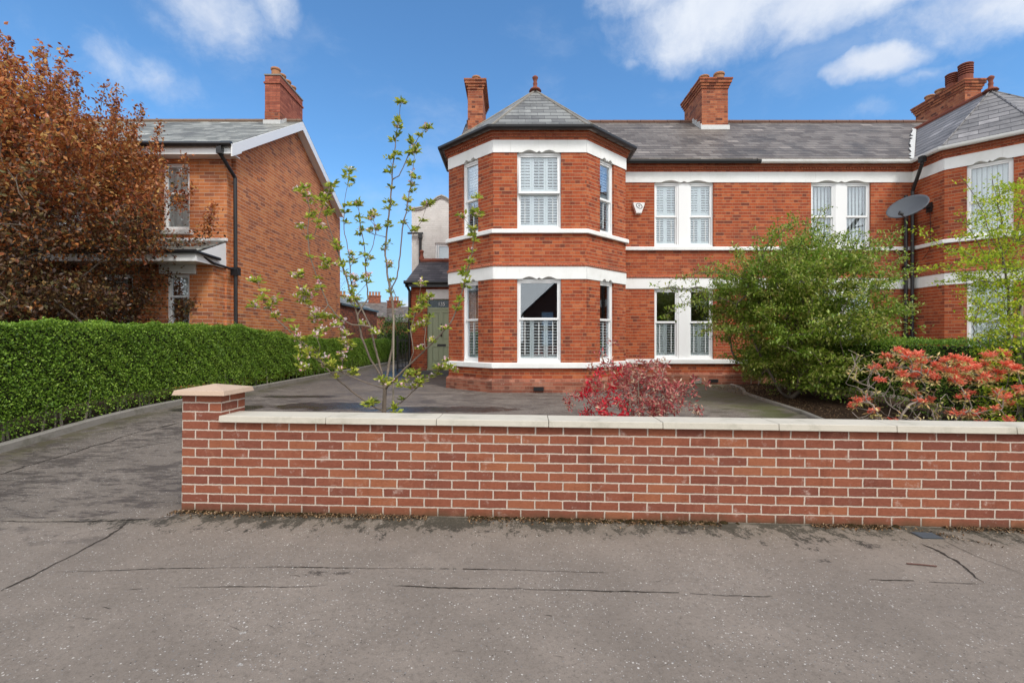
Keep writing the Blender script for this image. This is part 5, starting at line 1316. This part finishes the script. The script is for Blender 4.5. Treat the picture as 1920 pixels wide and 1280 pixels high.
def red_shrub():
    Y0 = 5.1; base = Vector(((1190-960)/900*Y0, Y0, 0)); base.z = gz(base.x, Y0)+.03
    T = empty('red_shrub', base, 'low straggly shrub with crimson and pink-brown leaves just behind the wall', 'shrub')
    rnd = random.Random(51); S = Skel(rnd)
    def Q(px, py, dy): return P3(px, py, Y0+dy)-base
    S.chain(None, [(0, 0, 0), (0, 0, .1)])
    rs = np.random.RandomState(52); T_ = []
    while len(T_) < 190:
        px, py, dy = rs.uniform(1085, 1305), rs.uniform(675, 800), rs.uniform(-.35, .35)
        if ((px-1195)/112)**2+((py-745)/75)**2+(dy/.42)**2 > 1: continue
        if px > 1250 and py < 710: continue
        T_.append(tuple(Q(px, py, dy)))
    T_ += [tuple(Q(*p)) for p in ((1062, 748, 0), (1078, 742, .0), (1110, 690, .1), (1128, 665, .1), (1150, 640, .1), (1310, 770, 0), (1285, 735, .1), (1325, 720, .2), (1300, 712, .2), (1308, 775, -.1), (1070, 760, 0), (1095, 775, 0))]
    ends = S.attach(T_, .06, .25, .25, 1, cost=.4)
    S.mesh('stems', M['bark_pale'], T, tip=.0026, e=2.5, rmax=.02)
    E = [S.p[i] for i in ends]; Lf = []; Dr = []; mi = []
    for c in E:
        hot = (c.x < Q(1165, 0, 0).x) and (c.x > Q(1090, 0, 0).x) and rnd.random() < .9 and c.z < Q(0, 690, 0).z
        for _ in range(rnd.randint(20, 34)):
            d = Vector((rnd.gauss(0, 1), rnd.gauss(0, 1), rnd.gauss(.3, 1))).normalized(); Lf.append(c+d*rnd.uniform(.01, .05)+Vector([rnd.gauss(0, .018) for _ in range(3)])); Dr.append(d); mi.append(1 if hot and rnd.random() < .7 else 0)
    leafmesh('foliage', Lf, .048, None, T, up=.4, seed=53, ratio=.32, dirs=Dr, mats=[M['photinia'], M['photinia_hot']], mi=mi)
red_shrub()
for (px, pt) in ((1182, 738), (1198, 700)):
    st = MB(); a = P3(px, 800, 5.0); b = P3(px-1, pt, 5.0); a.z = gz(a.x, a.y); st.tube(a, b, .006, .005, 6)
    tag(st.build('plant_cane', M['wood'], uv=False), 'shorter thin cane among the red shrub leaves' if pt == 738 else 'taller thin cane among the red shrub leaves', 'stake', 'canes in the red shrub')

def pieris():
    Y0 = 5.3; base = Vector(((1700-960)/900*Y0, Y0, 0)); base.z = gz(base.x, Y0)+.03
    T = empty('pieris_shrub', base, 'twiggy shrub topped with coral-red new leaf rosettes, right of the large green shrub', 'shrub')
    rnd = random.Random(61); S = Skel(rnd)
    def Q(px, py, dy): return P3(px, py, Y0+dy)-base
    S.chain(None, [(0, 0, 0), (0, 0, .08)])
    for (a, b) in ((-.1, 0), (.08, .05), (.2, -.05), (-.2, .05), (.02, -.1)): S.chain(1, [(a*.8, b, .2), (a*1.6, b*1.5, .38)])
    ros = [(1668, 668), (1685, 658), (1700, 672), (1672, 688), (1715, 690), (1690, 700), (1728, 678), (1740, 700), (1755, 685), (1775, 676), (1790, 672), (1768, 695), (1785, 692), (1800, 685), (1812, 700), (1795, 705), (1830, 690), (1850, 682), (1838, 700), (1862, 668), (1875, 662), (1880, 680), (1895, 685), (1870, 700), (1905, 692), (1720, 705), (1752, 708), (1850, 706), (1703, 718), (1725, 665), (1815, 680),
           (1612, 752), (1600, 758), (1625, 750), (1644, 772), (1710, 732), (1722, 740), (1790, 718), (1835, 712), (1808, 735), (1815, 745), (1850, 705), (1870, 735), (1880, 745), (1905, 728), (1912, 738), (1868, 765), (1812, 773), (1800, 778), (1825, 776), (1890, 785), (1882, 752), (1845, 790), (1660, 792), (1680, 792), (1720, 752), (1745, 748), (1648, 712), (1635, 690)]
    R_ = [tuple(Q(x+rnd.uniform(-3, 3), y+rnd.uniform(-2, 2), rnd.uniform(-.25, .3))) for x, y in ros]
    ends = S.attach(R_, .06, .25, .35, 1, cost=.5)
    bare = [tuple(Q(rnd.uniform(1588, 1760), rnd.uniform(655, 790), rnd.uniform(-.3, .3))) for _ in range(170)]+[tuple(Q(rnd.uniform(1740, 1900), rnd.uniform(720, 795), rnd.uniform(-.3, .3))) for _ in range(45)]
    S.attach(bare, .05, .4, .3, 1, cost=.4)
    S.mesh('stems', M['bark_pale'], T, tip=.0030, e=2.55, rmax=.024)
    A, Ad, Bc, Bd = [], [], [], []
    R_ = [q for p in R_ for q in (p, tuple(Vector(p)+Vector((rnd.gauss(0, .035), rnd.gauss(0, .05), rnd.gauss(-.008, .018)))))]
    for k, c in enumerate(R_):
        c = Vector(c); small = k > 61; s = .8 if small else 1.0
        for _ in range(60 if not small else 34):
            w = rnd.uniform(0, 6.283); e = rnd.uniform(.1, 1.1); d = Vector((math.cos(w), math.sin(w), e)).normalized(); A.append(c+d*.032*s+Vector([rnd.gauss(0, .014) for _ in range(3)])); Ad.append(d)
        if rnd.random() < .85:
            for _ in range(22 if not small else 8):
                w = rnd.uniform(0, 6.283); d = Vector((math.cos(w), math.sin(w), rnd.uniform(-.9, .1))).normalized(); Bc.append(c+d*.045*s+Vector((rnd.gauss(0, .02), rnd.gauss(0, .02), -.028))); Bd.append(d)
    for _ in range(150):
        c = S.p[rnd.randrange(10, len(S.p))]
        for _ in range(3):
            d = Vector([rnd.gauss(0, 1) for _ in range(3)]).normalized(); Bc.append(c+d*.03); Bd.append(d)
    leafmesh('red_shoots', A, .044, M['pieris_red'], T, up=.5, seed=62, ratio=.28, dirs=Ad)
    leafmesh('foliage', Bc, .048, M['pieris_cream'], T, up=.5, seed=63, ratio=.32, dirs=Bd)
pieris()

def lime_tree():
    Y0 = 5.9; base = Vector(((1893-960)/900*Y0, Y0, 0)); base.z = gz(base.x, Y0)+.03
    T = empty('hawthorn_tree', base, 'slender young tree with bright lime-green new leaves at the right edge', 'tree')
    rnd = random.Random(71); S = Skel(rnd)
    def Q(px, py, dy): return P3(px, py, Y0+dy)-base
    S.chain(None, [Vector((0, 0, 0)), Q(1893, 780, 0), Q(1894, 720, 0), Q(1890, 650, 0), Q(1893, 600, 0), Q(1890, 540, 0), Q(1880, 480, 0), Q(1868, 430, 0)])
    arms = [[(1860, 450, 0), (1845, 400, 0), (1822, 360, 0), (1802, 330, 0)], [(1880, 420, 0), (1868, 370, .1), (1860, 335, .1)], [(1900, 450, 0), (1915, 400, 0), (1940, 360, 0)], [(1850, 500, -.1), (1800, 475, -.15), (1760, 460, -.2), (1720, 430, -.2)],
            [(1860, 530, -.1), (1810, 520, -.2), (1765, 500, -.2), (1725, 505, -.25)], [(1870, 590, 0), (1835, 560, -.1), (1805, 548, -.1)], [(1910, 560, 0), (1950, 540, 0)], [(1850, 600, 0), (1815, 600, -.1)], [(1905, 640, 0), (1935, 620, 0)], [(1870, 650, 0), (1840, 655, 0)],
            [(1860, 500, 0), (1830, 450, 0), (1800, 400, 0)], [(1900, 500, 0), (1925, 470, 0)], [(1880, 560, 0), (1840, 520, .1), (1750, 530, .1)], [(1895, 700, 0), (1925, 690, 0)], [(1880, 740, -.1), (1850, 725, -.1)], [(1910, 760, 0), (1930, 740, 0)]]
    tips = []
    for a in arms:
        q = Q(*a[0]); i = min(range(8), key=lambda k: (S.p[k]-q).length if S.p[k].z < q.z+.05 else 9); last = i; pts = [S.p[i]]+[Q(*p) for p in a]
        for u, v in zip(pts, pts[1:]):
            n = max(1, int((v-u).length/.05))
            for k in range(1, n+1):
                S.p.append(u.lerp(v, k/n)+Vector([rnd.uniform(-.008, .008) for _ in range(3)])); S.par.append(last); last = len(S.p)-1; tips.append(last)
    rs = np.random.RandomState(72); T_ = []
    while len(T_) < 330:
        px, py, dy = rs.uniform(1760, 2010), rs.uniform(335, 790), rs.uniform(-.55, .5)
        w = np.interp(py, [330, 420, 480, 560, 640, 700, 790], [55, 85, 115, 100, 75, 55, 50])
        if abs(px-1900) > w: continue
        if rs.rand() > .75 and px < 1850: continue
        T_.append(tuple(Q(px, py, dy)))
    ends = S.attach(T_, .07, .25, .3, 1, cost=.4)
    S.mesh('trunk', M['bark'], T, tip=.0028, e=2.5, rmax=.03)
    A = around([S.p[i] for i in ends], 40, (.065, .065, .025), 73); keep = [t for k, t in enumerate(tips) if k % 2 == 0]; B = around([S.p[i] for i in keep], 18, (.04, .04, .02), 74)
    leafmesh('crown', np.concatenate([A, B]), .036, M['lime'], T, up=.7, seed=75, ratio=.6)
lime_tree()
st = MB(); a = P3(1913, 800, 5.75); a.z = gz(a.x, a.y); b = Vector((a.x, a.y, P3(1913, 560, 5.75).z)); st.tube(a, b, .028, .028, 10)
tag(st.build('tree_stake', M['wood'], uv=False), 'stout round wooden stake beside the slender lime-green tree', 'stake')

def bush(name, loc, r, n, leaf, mat, label, seed, k=26, sp=.16, cat='tree'):
    base = Vector(loc); T = empty(name, base, label, cat); rnd = random.Random(seed); S = Skel(rnd); H = r[2]
    S.chain(None, [(0, 0, 0), (0, 0, H*.3), (0, 0, H*.6)])
    E = ellip(n, seed, (0, 0, H*1.0), r); E = [tuple(e) for e in E if e[2] > .1]
    ends = S.attach(E, .2, .2, .3, 1, cost=.5); S.mesh('trunk', M['bark'], T, tip=.006, e=2.3, rmax=.12)
    leafmesh('crown', around([S.p[i] for i in ends], k, (sp, sp, sp*.8), seed+1), leaf, mat, T, up=.5, seed=seed+2, ratio=.6)
bush('evergreen_tree', (-6.35, 26.5, .25), (1.35, .9, 1.3), 190, .09, M['dark_tree'], 'rounded dark evergreen tree at the end of the driveway', 81)
bush('leafy_tree', (-11.5, 33, .25), (1.6, 1.5, 2.9), 90, .10, M['shrub'], 'thin pale leafy tree showing past the back of the gable house', 85, k=10, sp=.25)
bush('evergreen_shrub', (-7.9, 26.6, .25), (.8, .6, 1.0), 90, .07, M['dark_tree'], 'small bushy shrub in front of the far timber fence', 91, cat='shrub')

# aerial behind the right chimney
AE = empty('tv_aerial', (13.9, 17.4, 8.6), 'white television aerial in front of the ridge beside the right chimney', 'aerial')
mb = MB(); mb.tube((0, 0, -.2), (0, 0, .75), .015, .015, 6); mb.build('mast', M['whiteg'], AE)
mb = MB(); mb.tube((-.45, 0, .62), (.15, 0, .62), .012, .012, 6)
for k in range(7): mb.tube((-.42+k*.085, -.02, .47), (-.42+k*.085, .02, .77), .007, .007, 4)
mb.build('elements', M['whiteg'], AE)

# ------------------------------------------------------------------ across the road (what the window glass reflects)
def opposite():
    O = empty('brick_house', (6.4, -34, 0), 'brick house across the road, reflected in the bay window glass', 'house')
    mb = MB(); mb.box(-5, 5, -4, 4, -.4, 4.4); mb.quad((-5, 4, 4.4), (5, 4, 4.4), (0, 4, 9.0)); mb.build('wall', M['brick_dark'], O)
    mb = MB()
    mb.hexa([(-5.3, -4.2, 4.15), (-5.3, 4.3, 4.15), (0, 4.3, 9.05), (0, -4.2, 9.05), (-5.3, -4.2, 4.3), (-5.3, 4.3, 4.3), (0, 4.3, 9.2), (0, -4.2, 9.2)])
    mb.hexa([(0, -4.2, 9.05), (0, 4.3, 9.05), (5.3, 4.3, 4.15), (5.3, -4.2, 4.15), (0, -4.2, 9.2), (0, 4.3, 9.2), (5.3, 4.3, 4.3), (5.3, -4.2, 4.3)]); mb.build('roof', M['slate'], O)
    for x in (-2.6, 2.6):
        for z in (.9, 2.9): mb = MB(); mb.box(x-.6, x+.6, 4.0, 4.05, z, z+1.5); mb.build('window', M['upvc'], O)
opposite()
bush('street_tree', (18.5, -9.5, 0), (3.4, 3.0, 4.2), 260, .28, M['dark_tree'], 'dark broad tree across the road, reflected in the recessed windows', 95, k=24, sp=.5)

for o in list(COL.objects):
    if o.type == 'EMPTY' and o.name.split('.')[0] in ('semi_detached_house', 'gable_end_house', 'brick_outbuilding', 'side_gate', 'timber_fence'): reloc(o)
SC.cycles.max_bounces = 8; SC.cycles.diffuse_bounces = 4; SC.cycles.transparent_max_bounces = 12
